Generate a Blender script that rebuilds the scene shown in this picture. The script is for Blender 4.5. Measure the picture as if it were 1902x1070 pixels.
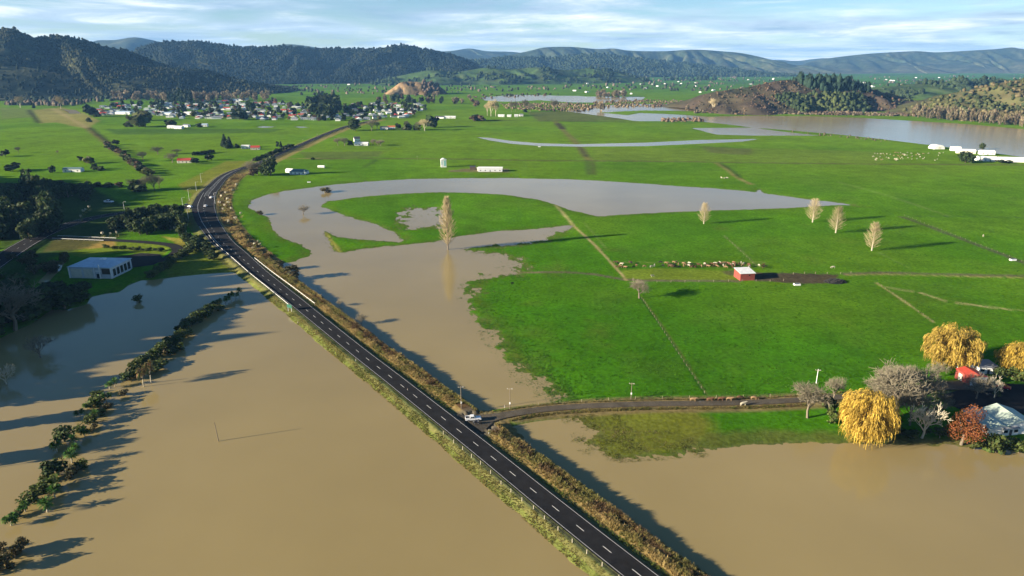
import bpy, math, random
import numpy as np
from mathutils import Vector, Matrix

for o in list(bpy.data.objects): bpy.data.objects.remove(o)
SC = bpy.context.scene
COL = SC.collection
random.seed(7); RNG = np.random.default_rng(7)

# ------------------------------------------------------------------ camera, sky, sun, exposure
CAM_H, FPX, CX, CY, HOR = 115.0, 1270.0, 951.0, 535.0, 118.0     # survey of the photograph (1902x1070)
PITCH = math.atan((CY - HOR) / FPX)
cd = bpy.data.cameras.new('camera'); cam = bpy.data.objects.new('camera', cd); COL.objects.link(cam)
cam.location = (0, 0, CAM_H); cam.rotation_euler = (math.pi / 2 - PITCH, 0, 0)
cd.sensor_width = 36; cd.lens = FPX / 1902 * 36; cd.clip_start = 1; cd.clip_end = 60000
SC.camera = cam

SUN_EL = math.radians(14.7); SUN_AZ = math.radians(18.0)          # shadows fall towards +x, a little away
to_sun = Vector((-math.cos(SUN_AZ) * math.cos(SUN_EL), -math.sin(SUN_AZ) * math.cos(SUN_EL), math.sin(SUN_EL)))
ld = bpy.data.lights.new('sun', 'SUN'); sun = bpy.data.objects.new('sun', ld); COL.objects.link(sun)
ld.energy = 5.0; ld.angle = math.radians(0.6); ld.color = (1.0, 0.87, 0.68)
sun.rotation_euler = (-to_sun).to_track_quat('-Z', 'Y').to_euler(); sun.location = (-300, -100, 300)

W = bpy.data.worlds.new('World'); SC.world = W; W.use_nodes = True
nt = W.node_tree; N = nt.nodes; L = nt.links
for n in list(N): N.remove(n)
def nd(t, **k):
    n = N.new(t)
    for a, b in k.items(): setattr(n, a, b)
    return n
sky = nd('ShaderNodeTexSky', sky_type='NISHITA', sun_disc=False)
sky.sun_elevation = SUN_EL; sky.sun_rotation = math.atan2(to_sun.x, to_sun.y) % (2 * math.pi)
sky.air_density = 0.75; sky.dust_density = 0.1; sky.ozone_density = 2.2
tc = nd('ShaderNodeTexCoord'); sep = nd('ShaderNodeSeparateXYZ'); L.new(tc.outputs['Generated'], sep.inputs[0])
def mth(op, a, b=None, clamp=False):
    n = nd('ShaderNodeMath', operation=op); n.use_clamp = clamp
    for i, v in enumerate((a, b)):
        if v is None: continue
        if isinstance(v, (int, float)): n.inputs[i].default_value = v
        else: L.new(v, n.inputs[i])
    return n.outputs[0]
zc = mth('ADD', mth('MAXIMUM', sep.outputs[2], 0.0), 0.055)
u = mth('DIVIDE', sep.outputs[0], zc); v = mth('DIVIDE', sep.outputs[1], zc)
cmb = nd('ShaderNodeCombineXYZ'); L.new(u, cmb.inputs[0]); L.new(v, cmb.inputs[1])
def cnoise(scale, detail, rough, off):
    mp = nd('ShaderNodeMapping'); mp.inputs['Location'].default_value = off; L.new(cmb.outputs[0], mp.inputs[0])
    n = nd('ShaderNodeTexNoise'); n.inputs['Scale'].default_value = scale; n.inputs['Detail'].default_value = detail
    n.inputs['Roughness'].default_value = rough; n.inputs['Distortion'].default_value = 0.4
    L.new(mp.outputs[0], n.inputs['Vector']); return n.outputs['Fac']
def ramp(f, stops):
    r = nd('ShaderNodeValToRGB'); e = r.color_ramp.elements
    while len(e) < len(stops): e.new(0.5)
    for i, (p, c) in enumerate(stops): e[i].position = p; e[i].color = c if len(c) == 4 else (*c, 1)
    L.new(f, r.inputs[0]); return r.outputs[0]
thin = mth('MULTIPLY', mth('MAXIMUM', sep.outputs[2], 0.0), 0.95)          # broken cloud thinning out from the horizon to a clear zenith
cover = ramp(mth('SUBTRACT', cnoise(0.42, 10, 0.64, (3.1, 1.7, 0)), thin), [(0.33, (0, 0, 0)), (0.52, (1, 1, 1))])
tone = ramp(cnoise(0.55, 8, 0.6, (9.3, 4.2, 2)), [(0.30, (2.5, 3.7, 5.1)), (0.5, (4.4, 5.6, 6.7)), (0.66, (8.6, 8.9, 8.9))])
mx = nd('ShaderNodeMixRGB'); L.new(cover, mx.inputs[0]); hs = nd('ShaderNodeHueSaturation'); hs.inputs['Saturation'].default_value = 1.15; L.new(sky.outputs[0], hs.inputs['Color']); L.new(hs.outputs[0], mx.inputs[1]); L.new(tone, mx.inputs[2])
bg = nd('ShaderNodeBackground'); bg.inputs[1].default_value = 0.05; L.new(mx.outputs[0], bg.inputs[0])
out = nd('ShaderNodeOutputWorld'); L.new(bg.outputs[0], out.inputs[0])

vs = SC.view_settings; vs.view_transform = 'Standard'; vs.look = 'None'; vs.exposure = 1.6; vs.gamma = 1.0; vs.use_curve_mapping = False
SC.cycles.use_denoising = True; SC.cycles.max_bounces = 5; SC.cycles.diffuse_bounces = 2; SC.cycles.glossy_bounces = 2
SC.cycles.transmission_bounces = 2; SC.cycles.transparent_max_bounces = 6; SC.cycles.volume_bounces = 0
SC.cycles.caustics_reflective = False; SC.cycles.caustics_refractive = False

# ------------------------------------------------------------------ survey and noise helpers
def G(px, py, z=0.0):
    x = (px - CX) / FPX; y = (py - CY) / FPX
    fw = math.cos(PITCH) - y * math.sin(PITCH); dn = math.sin(PITCH) + y * math.cos(PITCH)
    t = (CAM_H - z) / dn
    return (x * t, fw * t)
def at_depth(px, py, Y):
    x = (px - CX) / FPX; y = (py - CY) / FPX
    fw = math.cos(PITCH) - y * math.sin(PITCH); dn = math.sin(PITCH) + y * math.cos(PITCH)
    s = Y / fw
    return (x * s, Y, CAM_H - dn * s)
def mpp(px, py):                       # metres per photo pixel, across, at a ground point
    y = (py - CY) / FPX
    return CAM_H / (math.sin(PITCH) + y * math.cos(PITCH)) / FPX
def hsh(ix, iy, seed):
    h = (ix.astype(np.int64) * 374761393 + iy.astype(np.int64) * 668265263 + seed * 974634777) & 0xffffffff
    h = ((h ^ (h >> 13)) * 1274126177) & 0xffffffff
    return ((h ^ (h >> 16)) & 0xffffff) / float(0xffffff)
def vn(x, y, seed=0):
    x = np.asarray(x, float); y = np.asarray(y, float)
    ix = np.floor(x); iy = np.floor(y); fx = x - ix; fy = y - iy
    fx = fx * fx * (3 - 2 * fx); fy = fy * fy * (3 - 2 * fy)
    a = hsh(ix, iy, seed); b = hsh(ix + 1, iy, seed); c = hsh(ix, iy + 1, seed); d = hsh(ix + 1, iy + 1, seed)
    return (a + (b - a) * fx) * (1 - fy) + (c + (d - c) * fx) * fy
def fbm(x, y, oct=4, seed=0, gain=0.5):
    s = 0; a = 1; t = 0
    for i in range(oct):
        s = s + a * vn(x, y, seed + i * 17); t += a; a *= gain; x = x * 2.03 + 5.1; y = y * 2.03 + 1.7
    return s / t * 2 - 1
def sd_poly(X, Y, poly, reach=150):
    """signed distance, positive inside; far points get -reach"""
    P = np.array(poly); out = np.full(X.shape, -float(reach))
    lo = P.min(0) - reach; hi = P.max(0) + reach
    m = (X > lo[0]) & (X < hi[0]) & (Y > lo[1]) & (Y < hi[1])
    if not m.any(): return out
    x = X[m]; y = Y[m]; d2 = np.full(x.shape, 1e18); ins = np.zeros(x.shape, bool)
    for i in range(len(P)):
        ax, ay = P[i]; bx, by = P[(i + 1) % len(P)]
        ex, ey = bx - ax, by - ay; l2 = ex * ex + ey * ey + 1e-9
        t = np.clip(((x - ax) * ex + (y - ay) * ey) / l2, 0, 1)
        d2 = np.minimum(d2, (x - ax - t * ex) ** 2 + (y - ay - t * ey) ** 2)
        c = (ay > y) != (by > y)
        ins ^= c & (x < ex * (y - ay) / (ey if abs(ey) > 1e-9 else 1e-9) + ax)
    d = np.sqrt(d2); out[m] = np.where(ins, d, -d)
    return out
def smooth_line(pts, step=3.0):
    P = np.array(pts, float); o = []
    Q = np.vstack([2 * P[0] - P[1], P, 2 * P[-1] - P[-2]])
    for i in range(1, len(Q) - 2):
        p0, p1, p2, p3 = Q[i - 1], Q[i], Q[i + 1], Q[i + 2]
        n = max(2, int(np.linalg.norm((p2 - p1)[:2]) / step))
        for k in range(n):
            t = k / n
            o.append(0.5 * (2 * p1 + (p2 - p0) * t + (2 * p0 - 5 * p1 + 4 * p2 - p3) * t * t + (3 * p1 - p0 - 3 * p2 + p3) * t ** 3))
    o.append(P[-1]); return np.array(o)
def line_dist(X, Y, P, reach=60):
    """distance to a polyline and index of the nearest segment (values beyond reach are reach)"""
    P = np.asarray(P); d = np.full(X.shape, float(reach)); idx = np.zeros(X.shape, int); side = np.zeros(X.shape)
    for s in range(0, len(P) - 1, 24):
        seg = P[s:s + 25]; lo = seg[:, :2].min(0) - reach; hi = seg[:, :2].max(0) + reach
        m = np.nonzero((X > lo[0]) & (X < hi[0]) & (Y > lo[1]) & (Y < hi[1]))
        if not len(m[0]): continue
        x = X[m]; y = Y[m]; dm = d[m]; im = idx[m]; sm = side[m]
        for i in range(len(seg) - 1):
            ax, ay = seg[i][:2]; ex, ey = seg[i + 1][0] - ax, seg[i + 1][1] - ay
            t = np.clip(((x - ax) * ex + (y - ay) * ey) / (ex * ex + ey * ey + 1e-9), 0, 1)
            q = np.hypot(x - ax - t * ex, y - ay - t * ey); b = q < dm
            dm[b] = q[b]; im[b] = s + i; sm[b] = np.sign(ey * (x[b] - ax) - ex * (y[b] - ay))   # + is right of travel
        d[m] = dm; idx[m] = im; side[m] = sm
    return d, idx, side

# ------------------------------------------------------------------ mesh helpers
def np_mesh(name, V, F, mats, cols=None, smooth=False, midx=None):
    """V (n,3); F (m,k) same-size faces; cols per vertex (n,3)"""
    V = np.ascontiguousarray(V, np.float32); F = np.ascontiguousarray(F, np.int32); k = F.shape[1]
    me = bpy.data.meshes.new(name)
    me.vertices.add(len(V)); me.vertices.foreach_set('co', V.ravel())
    me.loops.add(F.size); me.loops.foreach_set('vertex_index', F.ravel())
    me.polygons.add(len(F)); me.polygons.foreach_set('loop_start', np.arange(0, F.size, k, dtype=np.int32))
    if smooth: me.polygons.foreach_set('use_smooth', np.ones(len(F), bool))
    if midx is not None: me.polygons.foreach_set('material_index', np.asarray(midx, np.int32))
    if cols is not None:
        a = me.color_attributes.new('Col', 'FLOAT_COLOR', 'POINT')
        a.data.foreach_set('color', np.hstack([cols, np.ones((len(V), 1))]).astype(np.float32).ravel())
    me.update(calc_edges=True)
    for m in (mats if isinstance(mats, (list, tuple)) else [mats]): me.materials.append(m)
    return me
class MB:
    def __init__(s): s.v = []; s.f = []; s.m = []
    def add(s, V, F, m=0):
        b = len(s.v); s.v += [tuple(p) for p in V]
        for f in F: s.f.append([b + i for i in f]); s.m.append(m)
    def box(s, x0, x1, y0, y1, z0, z1, m=0, rz=0, c=(0, 0)):
        V = [(x0, y0, z0), (x1, y0, z0), (x1, y1, z0), (x0, y1, z0), (x0, y0, z1), (x1, y0, z1), (x1, y1, z1), (x0, y1, z1)]
        if rz:
            C, S = math.cos(rz), math.sin(rz)
            V = [(c[0] + (x - c[0]) * C - (y - c[1]) * S, c[1] + (x - c[0]) * S + (y - c[1]) * C, z) for x, y, z in V]
        s.add(V, [(0, 3, 2, 1), (4, 5, 6, 7), (0, 1, 5, 4), (1, 2, 6, 5), (2, 3, 7, 6), (3, 0, 4, 7)], m)
    def tube(s, pts, rad, sides=4, m=0, cap=True):
        V = []; F = []; n = len(pts)
        for i, p in enumerate(pts):
            a = Vector(pts[min(i + 1, n - 1)]) - Vector(pts[max(i - 1, 0)])
            a = a.normalized() if a.length > 1e-6 else Vector((0, 0, 1))
            u_ = a.cross(Vector((0.31, 0.95, 0.05) if abs(a.z) > 0.8 else (0, 0, 1))).normalized(); w_ = a.cross(u_)
            for k in range(sides):
                t = 2 * math.pi * k / sides; V.append(Vector(p) + (u_ * math.cos(t) + w_ * math.sin(t)) * rad[i])
        for i in range(n - 1):
            for k in range(sides):
                F.append((i * sides + k, i * sides + (k + 1) % sides, (i + 1) * sides + (k + 1) % sides, (i + 1) * sides + k))
        if cap: F.append(tuple(range((n - 1) * sides, n * sides))); F.append(tuple(reversed(range(sides))))
        s.add(V, F, m)
    def prism(s, prof, y0, y1, m=0):            # profile in x,z extruded along y
        n = len(prof); V = [(x, y0, z) for x, z in prof] + [(x, y1, z) for x, z in prof]
        F = [(i, (i + 1) % n, n + (i + 1) % n, n + i) for i in range(n)] + [tuple(reversed(range(n))), tuple(range(n, 2 * n))]
        s.add(V, F, m)
    def mesh(s, name, mats, smooth=False):
        me = bpy.data.meshes.new(name); me.from_pydata([tuple(p) for p in s.v], [], s.f)
        for m in (mats if isinstance(mats, (list, tuple)) else [mats]): me.materials.append(m)
        me.polygons.foreach_set('material_index', s.m)
        if smooth: me.polygons.foreach_set('use_smooth', [True] * len(s.f))
        me.update(); return me
def tag(o, label=None, cat=None, group=None, kind=None):
    for k, v_ in (('label', label), ('category', cat), ('group', group), ('kind', kind)):
        if v_: o[k] = v_
    return o
def link(name, me, parent=None, loc=(0, 0, 0), rz=0, sc=1):
    o = bpy.data.objects.new(name, me); COL.objects.link(o)
    o.parent = parent; o.location = loc; o.rotation_euler = (0, 0, rz)
    o.scale = (sc, sc, sc) if isinstance(sc, (int, float)) else sc
    return o
def place(name, parts, loc, rz=0, sc=1, label=None, cat=None, group=None):
    """one thing: a single mesh, or an Empty that parents its parts; parts = [(name, mesh, [(subname, submesh)...])]"""
    if len(parts) == 1 and not (len(parts[0]) > 2 and parts[0][2]):
        o = link(name, parts[0][1], None, loc, rz, sc)
    else:
        o = link(name, None, None, loc, rz, sc)
        o.empty_display_size = 0.5
        for p in parts:
            c = link(p[0], p[1], o)
            for q in (p[2] if len(p) > 2 else []): link(q[0], q[1], c)
    return tag(o, label, cat, group)

# ------------------------------------------------------------------ materials
def mat(name, col, rough=0.85, spec=0.25, noise=None, bump=None, attr=False, rand=0.0, metal=0.0, transl=0.0, coords='Object'):
    m = bpy.data.materials.new(name); m.use_nodes = True
    t = m.node_tree; nn = t.nodes; ll = t.links; b = nn['Principled BSDF']
    b.inputs['Roughness'].default_value = rough; b.inputs['Metallic'].default_value = metal
    b.inputs['Specular IOR Level'].default_value = spec
    c = nn.new('ShaderNodeRGB'); c.outputs[0].default_value = (*col, 1); cur = c.outputs[0]
    def mul(x, y, f=1.0):
        k = nn.new('ShaderNodeMixRGB'); k.blend_type = 'MULTIPLY'; k.inputs[0].default_value = f
        ll.new(x, k.inputs[1]); ll.new(y, k.inputs[2]); return k.outputs[0]
    if attr:
        a = nn.new('ShaderNodeAttribute'); a.attribute_name = 'Col'; cur = mul(cur, a.outputs['Color'])
    co = nn.new('ShaderNodeTexCoord')
    for sc_, amt in (noise or []):
        q = nn.new('ShaderNodeTexNoise'); q.inputs['Scale'].default_value = sc_; q.inputs['Detail'].default_value = 5
        ll.new(co.outputs[coords], q.inputs['Vector'])
        r = nn.new('ShaderNodeMapRange'); r.inputs['From Min'].default_value = 0.28; r.inputs['From Max'].default_value = 0.72
        r.inputs['To Min'].default_value = 1 - amt; r.inputs['To Max'].default_value = 1 + amt
        ll.new(q.outputs['Fac'], r.inputs['Value']); cur = mul(cur, r.outputs[0])
    if rand:
        oi = nn.new('ShaderNodeObjectInfo'); r = nn.new('ShaderNodeMapRange')
        r.inputs['To Min'].default_value = 1 - rand; r.inputs['To Max'].default_value = 1 + rand
        ll.new(oi.outputs['Random'], r.inputs['Value']); cur = mul(cur, r.outputs[0])
    ll.new(cur, b.inputs['Base Color'])
    if bump:
        prev = None
        for sc_, st, di in bump:
            q = nn.new('ShaderNodeTexNoise'); q.inputs['Scale'].default_value = sc_; q.inputs['Detail'].default_value = 4
            ll.new(co.outputs[coords], q.inputs['Vector'])
            bp = nn.new('ShaderNodeBump'); bp.inputs['Strength'].default_value = st; bp.inputs['Distance'].default_value = di
            ll.new(q.outputs['Fac'], bp.inputs['Height'])
            if prev: ll.new(prev, bp.inputs['Normal'])
            prev = bp.outputs[0]
        ll.new(prev, b.inputs['Normal'])
    if transl:
        tr = nn.new('ShaderNodeBsdfTranslucent'); ll.new(cur, tr.inputs[0])
        ms = nn.new('ShaderNodeMixShader'); ms.inputs[0].default_value = transl
        ll.new(b.outputs[0], ms.inputs[1]); ll.new(tr.outputs[0], ms.inputs[2]); ll.new(ms.outputs[0], nn['Material Output'].inputs[0])
    return m
WHITE = (1, 1, 1)
m_ground = mat('ground_cover', WHITE, 1.0, 0.0, [(0.6, 0.28), (0.06, 0.16), (0.012, 0.14)], [(0.9, 0.35, 0.4), (0.22, 0.2, 0.6)], attr=True)
m_hill = mat('hill_cover', WHITE, 0.95, 0.1, [(0.02, 0.35), (0.006, 0.25)], [(0.03, 0.7, 10.0)], attr=True)
m_water = mat('silty_water', (0.300, 0.230, 0.096), 0.10, 0.5, [(0.018, 0.07), (0.0035, 0.12)], [(0.30, 0.06, 0.3)])
m_water.node_tree.nodes['Principled BSDF'].inputs['IOR'].default_value = 1.33
wn = m_water.node_tree.nodes; wl = m_water.node_tree.links      # still floods near, wind and current ruffled river far up the valley
wc = wn.new('ShaderNodeTexCoord'); wsp = wn.new('ShaderNodeSeparateXYZ'); wl.new(wc.outputs['Object'], wsp.inputs[0]); wr = wn.new('ShaderNodeMapRange')
for k_, v_ in (('From Min', 700), ('From Max', 1250), ('To Min', 0.10), ('To Max', 0.17)): wr.inputs[k_].default_value = v_
wl.new(wsp.outputs[1], wr.inputs['Value']); wl.new(wr.outputs[0], wn['Principled BSDF'].inputs['Roughness'])
wb = [n_ for n_ in wn if n_.type == 'BUMP'][0]; wr2 = wn.new('ShaderNodeMapRange')
for k_, v_ in (('From Min', 600), ('From Max', 1300), ('To Min', 0.06), ('To Max', 0.6)): wr2.inputs[k_].default_value = v_
wl.new(wsp.outputs[1], wr2.inputs['Value']); wl.new(wr2.outputs[0], wb.inputs['Strength'])
m_asphalt = mat('asphalt', (0.017, 0.0165, 0.017), 0.95, 0.12, [(0.35, 0.30), (4.0, 0.15)])
m_paint = mat('road_paint', (0.60, 0.60, 0.57), 0.6, 0.3, [(3.0, 0.2)])
m_redpaint = mat('red_road_paint', (0.35, 0.08, 0.06), 0.7)
m_gravel = mat('gravel', (0.095, 0.080, 0.058), 0.95, 0.1, [(0.25, 0.3), (2.5, 0.25)], [(1.5, 0.4, 0.1)])
m_leaf = mat('leaves', WHITE, 0.75, 0.2, attr=True, rand=0.18, transl=0.25)
m_stuff = mat('grass_blades', WHITE, 0.8, 0.15, attr=True, transl=0.25)
m_forest = mat('forest_crowns', WHITE, 0.9, 0.1, [(0.25, 0.5)], attr=True)
m_bark = mat('bark', (0.20, 0.165, 0.12), 0.9, 0.1, [(2.0, 0.3)])
m_palebark = mat('pale_bark', (0.46, 0.41, 0.30), 0.9, 0.1, [(2.0, 0.25)])
m_twig = mat('grey_twigs', (0.185, 0.162, 0.112), 0.9, 0.1, rand=0.15)
m_twigtan = mat('tan_twigs', (0.40, 0.325, 0.185), 0.9, 0.1, rand=0.12)
m_twigpale = mat('pale_twigs', (0.50, 0.45, 0.33), 0.9, 0.1)
m_steel = mat('galvanised_steel', (0.62, 0.62, 0.58), 0.5, 0.4, [(1.0, 0.1)])
m_wood = mat('weathered_wood', (0.34, 0.29, 0.20), 0.9, 0.1, [(3.0, 0.25)])
m_white = mat('white_paint', (0.80, 0.79, 0.75), 0.6, 0.3, [(0.7, 0.08)])
m_cream = mat('cream_weatherboard', (0.66, 0.62, 0.50), 0.7, 0.2, [(0.7, 0.1)])
m_glass = mat('window_glass', (0.02, 0.025, 0.03), 0.1, 0.6)
m_rubber = mat('rubber', (0.015, 0.015, 0.015), 0.9, 0.1)
def roofm(n, c): return mat(n, c, 0.55, 0.35, [(0.5, 0.14), (3.0, 0.08)], [(2.0, 0.15, 0.05)])
m_rwhite = roofm('roof_white_iron', (0.74, 0.74, 0.70)); m_rgrey = roofm('roof_grey_iron', (0.24, 0.25, 0.27))
m_rdark = roofm('roof_dark_iron', (0.06, 0.065, 0.075)); m_rred = roofm('roof_red_iron', (0.42, 0.06, 0.04))
m_rgreen = roofm('roof_pale_green_iron', (0.44, 0.52, 0.42)); m_rblue = roofm('roof_silver_blue_iron', (0.42, 0.52, 0.60))
m_rteal = roofm('roof_slate_green_iron', (0.12, 0.19, 0.19)); m_rorange = roofm('roof_orange_tile', (0.52, 0.14, 0.06))
m_redclad = mat('red_cladding', (0.27, 0.065, 0.05), 0.7, 0.2, [(0.6, 0.2)])
m_silver = mat('silver_cladding', (0.55, 0.57, 0.58), 0.5, 0.3, [(0.6, 0.1)])
m_mudm = mat('mud', (0.075, 0.055, 0.038), 0.6, 0.35, [(0.3, 0.3)])

# ------------------------------------------------------------------ terrain survey: flooded ground, roads, paddocks
def PX(l): return [G(a, b) for a, b in l]
WATER = [   # (outline, bank slope, raggedness)
 ([(475, 514), (430, 506), (380, 509), (330, 514), (285, 520), (262, 521), (240, 530), (222, 543), (195, 546), (168, 552), (160, 566),
   (125, 575), (95, 575), (60, 600), (0, 628), (-150, 690), (-700, 900), (-700, 1400), (1600, 1400), (1300, 1145), (980, 905), (700, 690)], 0.16, 0.10),
 ([(905, 775), (960, 762), (1010, 752), (1018, 735), (1000, 712), (968, 690), (948, 660), (930, 630), (903, 600), (885, 570), (872, 545), (882, 525),
   (905, 512), (945, 505), (965, 490), (940, 478), (890, 468), (855, 463), (930, 456), (1000, 448), (1032, 437), (1052, 425), (1056, 420),
   (1000, 425), (930, 430), (850, 440), (800, 450), (768, 453), (735, 456), (700, 459), (660, 464), (632, 470), (620, 462), (604, 437), (596, 424),
   (625, 440), (680, 447), (742, 450), (752, 446), (735, 433), (700, 418), (680, 412), (655, 405), (620, 392), (598, 383), (606, 375), (660, 367),
   (720, 361), (800, 357), (860, 357), (940, 362), (1000, 371), (1060, 391), (1110, 402), (1180, 397), (1250, 394), (1340, 390), (1430, 388),
   (1500, 384), (1560, 381), (1605, 384), (1540, 374), (1500, 370), (1440, 362), (1420, 360), (1412, 352), (1402, 357), (1330, 350), (1250, 345),
   (1150, 338), (1050, 333), (950, 331), (850, 331), (760, 333), (680, 338), (620, 343), (570, 350), (530, 355), (495, 362), (470, 372), (462, 385),
   (475, 393), (498, 405), (506, 425), (530, 445), (560, 455), (578, 465), (572, 476), (540, 486), (505, 492), (540, 540), (700, 670)], 0.05, 0.13),
 ([(768, 392), (800, 389), (818, 392), (815, 415), (800, 422), (775, 421), (753, 417), (768, 408)], 0.02, 0.14),
 ([(955, 792), (985, 782), (1050, 773), (1090, 776), (1102, 790), (1106, 815), (1122, 835), (1150, 848), (1200, 850), (1250, 848), (1310, 836), (1380, 829),
   (1450, 826), (1550, 826), (1620, 828), (1720, 828), (1800, 832), (1902, 843), (2100, 860), (2700, 1000), (2700, 1500), (1500, 1500), (1280, 1090), (1000, 850)], 0.06, 0.11),
 ([(1040, 205), (1100, 208), (1165, 214), (1190, 210), (1260, 213), (1320, 217), (1400, 215), (1500, 216), (1600, 219), (1700, 225), (1800, 231), (1902, 240),
   (2150, 262), (2150, 325), (1902, 292), (1850, 285), (1750, 272), (1650, 260), (1560, 250), (1500, 245), (1450, 241), (1400, 237), (1350, 231), (1290, 225),
   (1230, 225), (1180, 225), (1150, 220)], 0.05, 0.12),
 ([(1285, 238), (1400, 237), (1440, 243), (1522, 252), (1400, 252), (1330, 250)], 0.03, 0.05),
 ([(886, 255), (910, 256), (950, 262), (1000, 266), (1070, 268), (1200, 265), (1300, 260), (1412, 258), (1380, 263), (1300, 267), (1200, 271.5), (1075, 272.5), (1000, 271), (950, 267), (910, 261)], 0.05, 0.03),
 ([(895, 181), (960, 176), (1050, 178), (1120, 180), (1200, 180), (1190, 187), (1120, 191), (1060, 190), (1000, 186), (950, 189), (900, 187)], 0.05, 0.1),
 ([(1055, 206), (1100, 197), (1180, 193), (1260, 194), (1340, 200), (1300, 207), (1200, 205), (1110, 209)], 0.03, 0.25),
 ([(1632, 203), (1650, 195), (1690, 193), (1712, 197), (1716, 205), (1680, 208), (1640, 207)], 0.05, 0.05),
 ([(472, 236), (490, 234.5), (521, 236), (490, 237.5)], 0.05, 0.0), ([(545, 236), (560, 235), (575, 236.5), (558, 237.5)], 0.05, 0.0),
 ([(116, 203), (140, 204), (152, 211), (130, 211)], 0.05, 0.0),
 ([(70, 525), (92, 502), (108, 490), (120, 487), (114, 499), (100, 513), (84, 530)], 0.2, 0.1),
]
WATER = [(PX(p), s, a) for p, s, a in WATER]
SOFT = [PX(q) for q in ([(860, 462), (1060, 418), (1100, 560), (1090, 745), (985, 752), (930, 690), (850, 560)], [(1010, 772), (1150, 755), (1300, 780), (1330, 845), (1150, 862), (1060, 845)], [(730, 380), (840, 380), (840, 430), (730, 430)])]
RZ = 1.7
main_px = [(1400, 1236, 3.75), (1290, 1148, 3.75), (1182.8, 1064, 3.75), (1080.4, 983.3, 3.75), (994.2, 914.1, 3.75), (920.5, 854.3, 3.75), (856.3, 803, 3.75), (728.4, 702.1, 3.75),
  (668.3, 655.6, 3.75), (602.3, 602.7, 3.85), (546.9, 558, 4.1), (511.6, 530.3, 4.4), (479.6, 505.4, 4.9), (441.3, 472.9, 6.0), (412, 448.2, 6.8), (389, 416.8, 7.8),
  (382, 402.2, 8.4), (378.5, 389.9, 8.8), (378, 379, 8.8), (381, 369.7, 8.4), (386, 358.5, 7.8), (397, 346.2, 7.0), (411, 331.6, 6.2), (427, 321.5, 5.6), (445, 314.2, 4.9),
  (470, 306, 4.3), (495, 297, 4.3), (528, 281.5, 4.3), (563.6, 266.5, 4.3), (594.6, 253, 4.3), (627.7, 240, 4.3), (650, 233, 4.3), (700, 222, 4.3)]
MAIN = smooth_line([(*G(a, b, RZ), w) for a, b, w in main_px], 3.0)
hw_px = [(360, 384, 7), (330, 386, 6), (290, 388.5, 5.5), (240, 394, 5.5), (176, 404, 6), (104, 425, 7), (52, 450, 7), (0, 483, 7), (-80, 540, 7), (-160, 600, 7)]
SIDE = smooth_line([(*G(a, b, RZ), w) for a, b, w in hw_px], 3.0)
acc_px = [(90, 441, 3.2), (150, 443.5, 3.0), (209, 446, 3.0), (260, 449, 3.0), (300, 452.5, 3.2), (322, 456.5, 3.4), (330, 464, 3.4), (320, 473.5, 3.2), (303, 483, 3.2), (280, 487, 3.2), (250, 488, 3.2)]
ACCESS = smooth_line([(*G(a, b, 1.2), w) for a, b, w in acc_px], 2.0)
lane_px = [(874, 789, 7.0), (905, 778, 3.4), (930, 772, 2.2), (1000, 761, 1.9), (1080, 754.5, 1.8), (1200, 750, 1.8), (1300, 749, 1.8), (1400, 747, 1.8), (1470, 743.5, 1.8), (1560, 737, 1.8), (1660, 726, 2.0), (1760, 717, 3.0), (1840, 716, 5)]
LANE = smooth_line([(*G(a, b, 1.0), w) for a, b, w in lane_px], 2.0)
ROADS = [(MAIN, RZ), (SIDE, RZ), (ACCESS, 1.2), (LANE, 1.0)]
CARPARK = [G(a, b, 1.1) for a, b in [(215, 478), (262, 470), (296, 472), (305, 482), (285, 492), (240, 498), (200, 492)]]
YARD = [G(a, b, 0.8) for a, b in [(1745, 735), (1790, 722), (1850, 712), (1960, 716), (1960, 760), (1880, 772), (1810, 768), (1760, 752)]]
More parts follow.
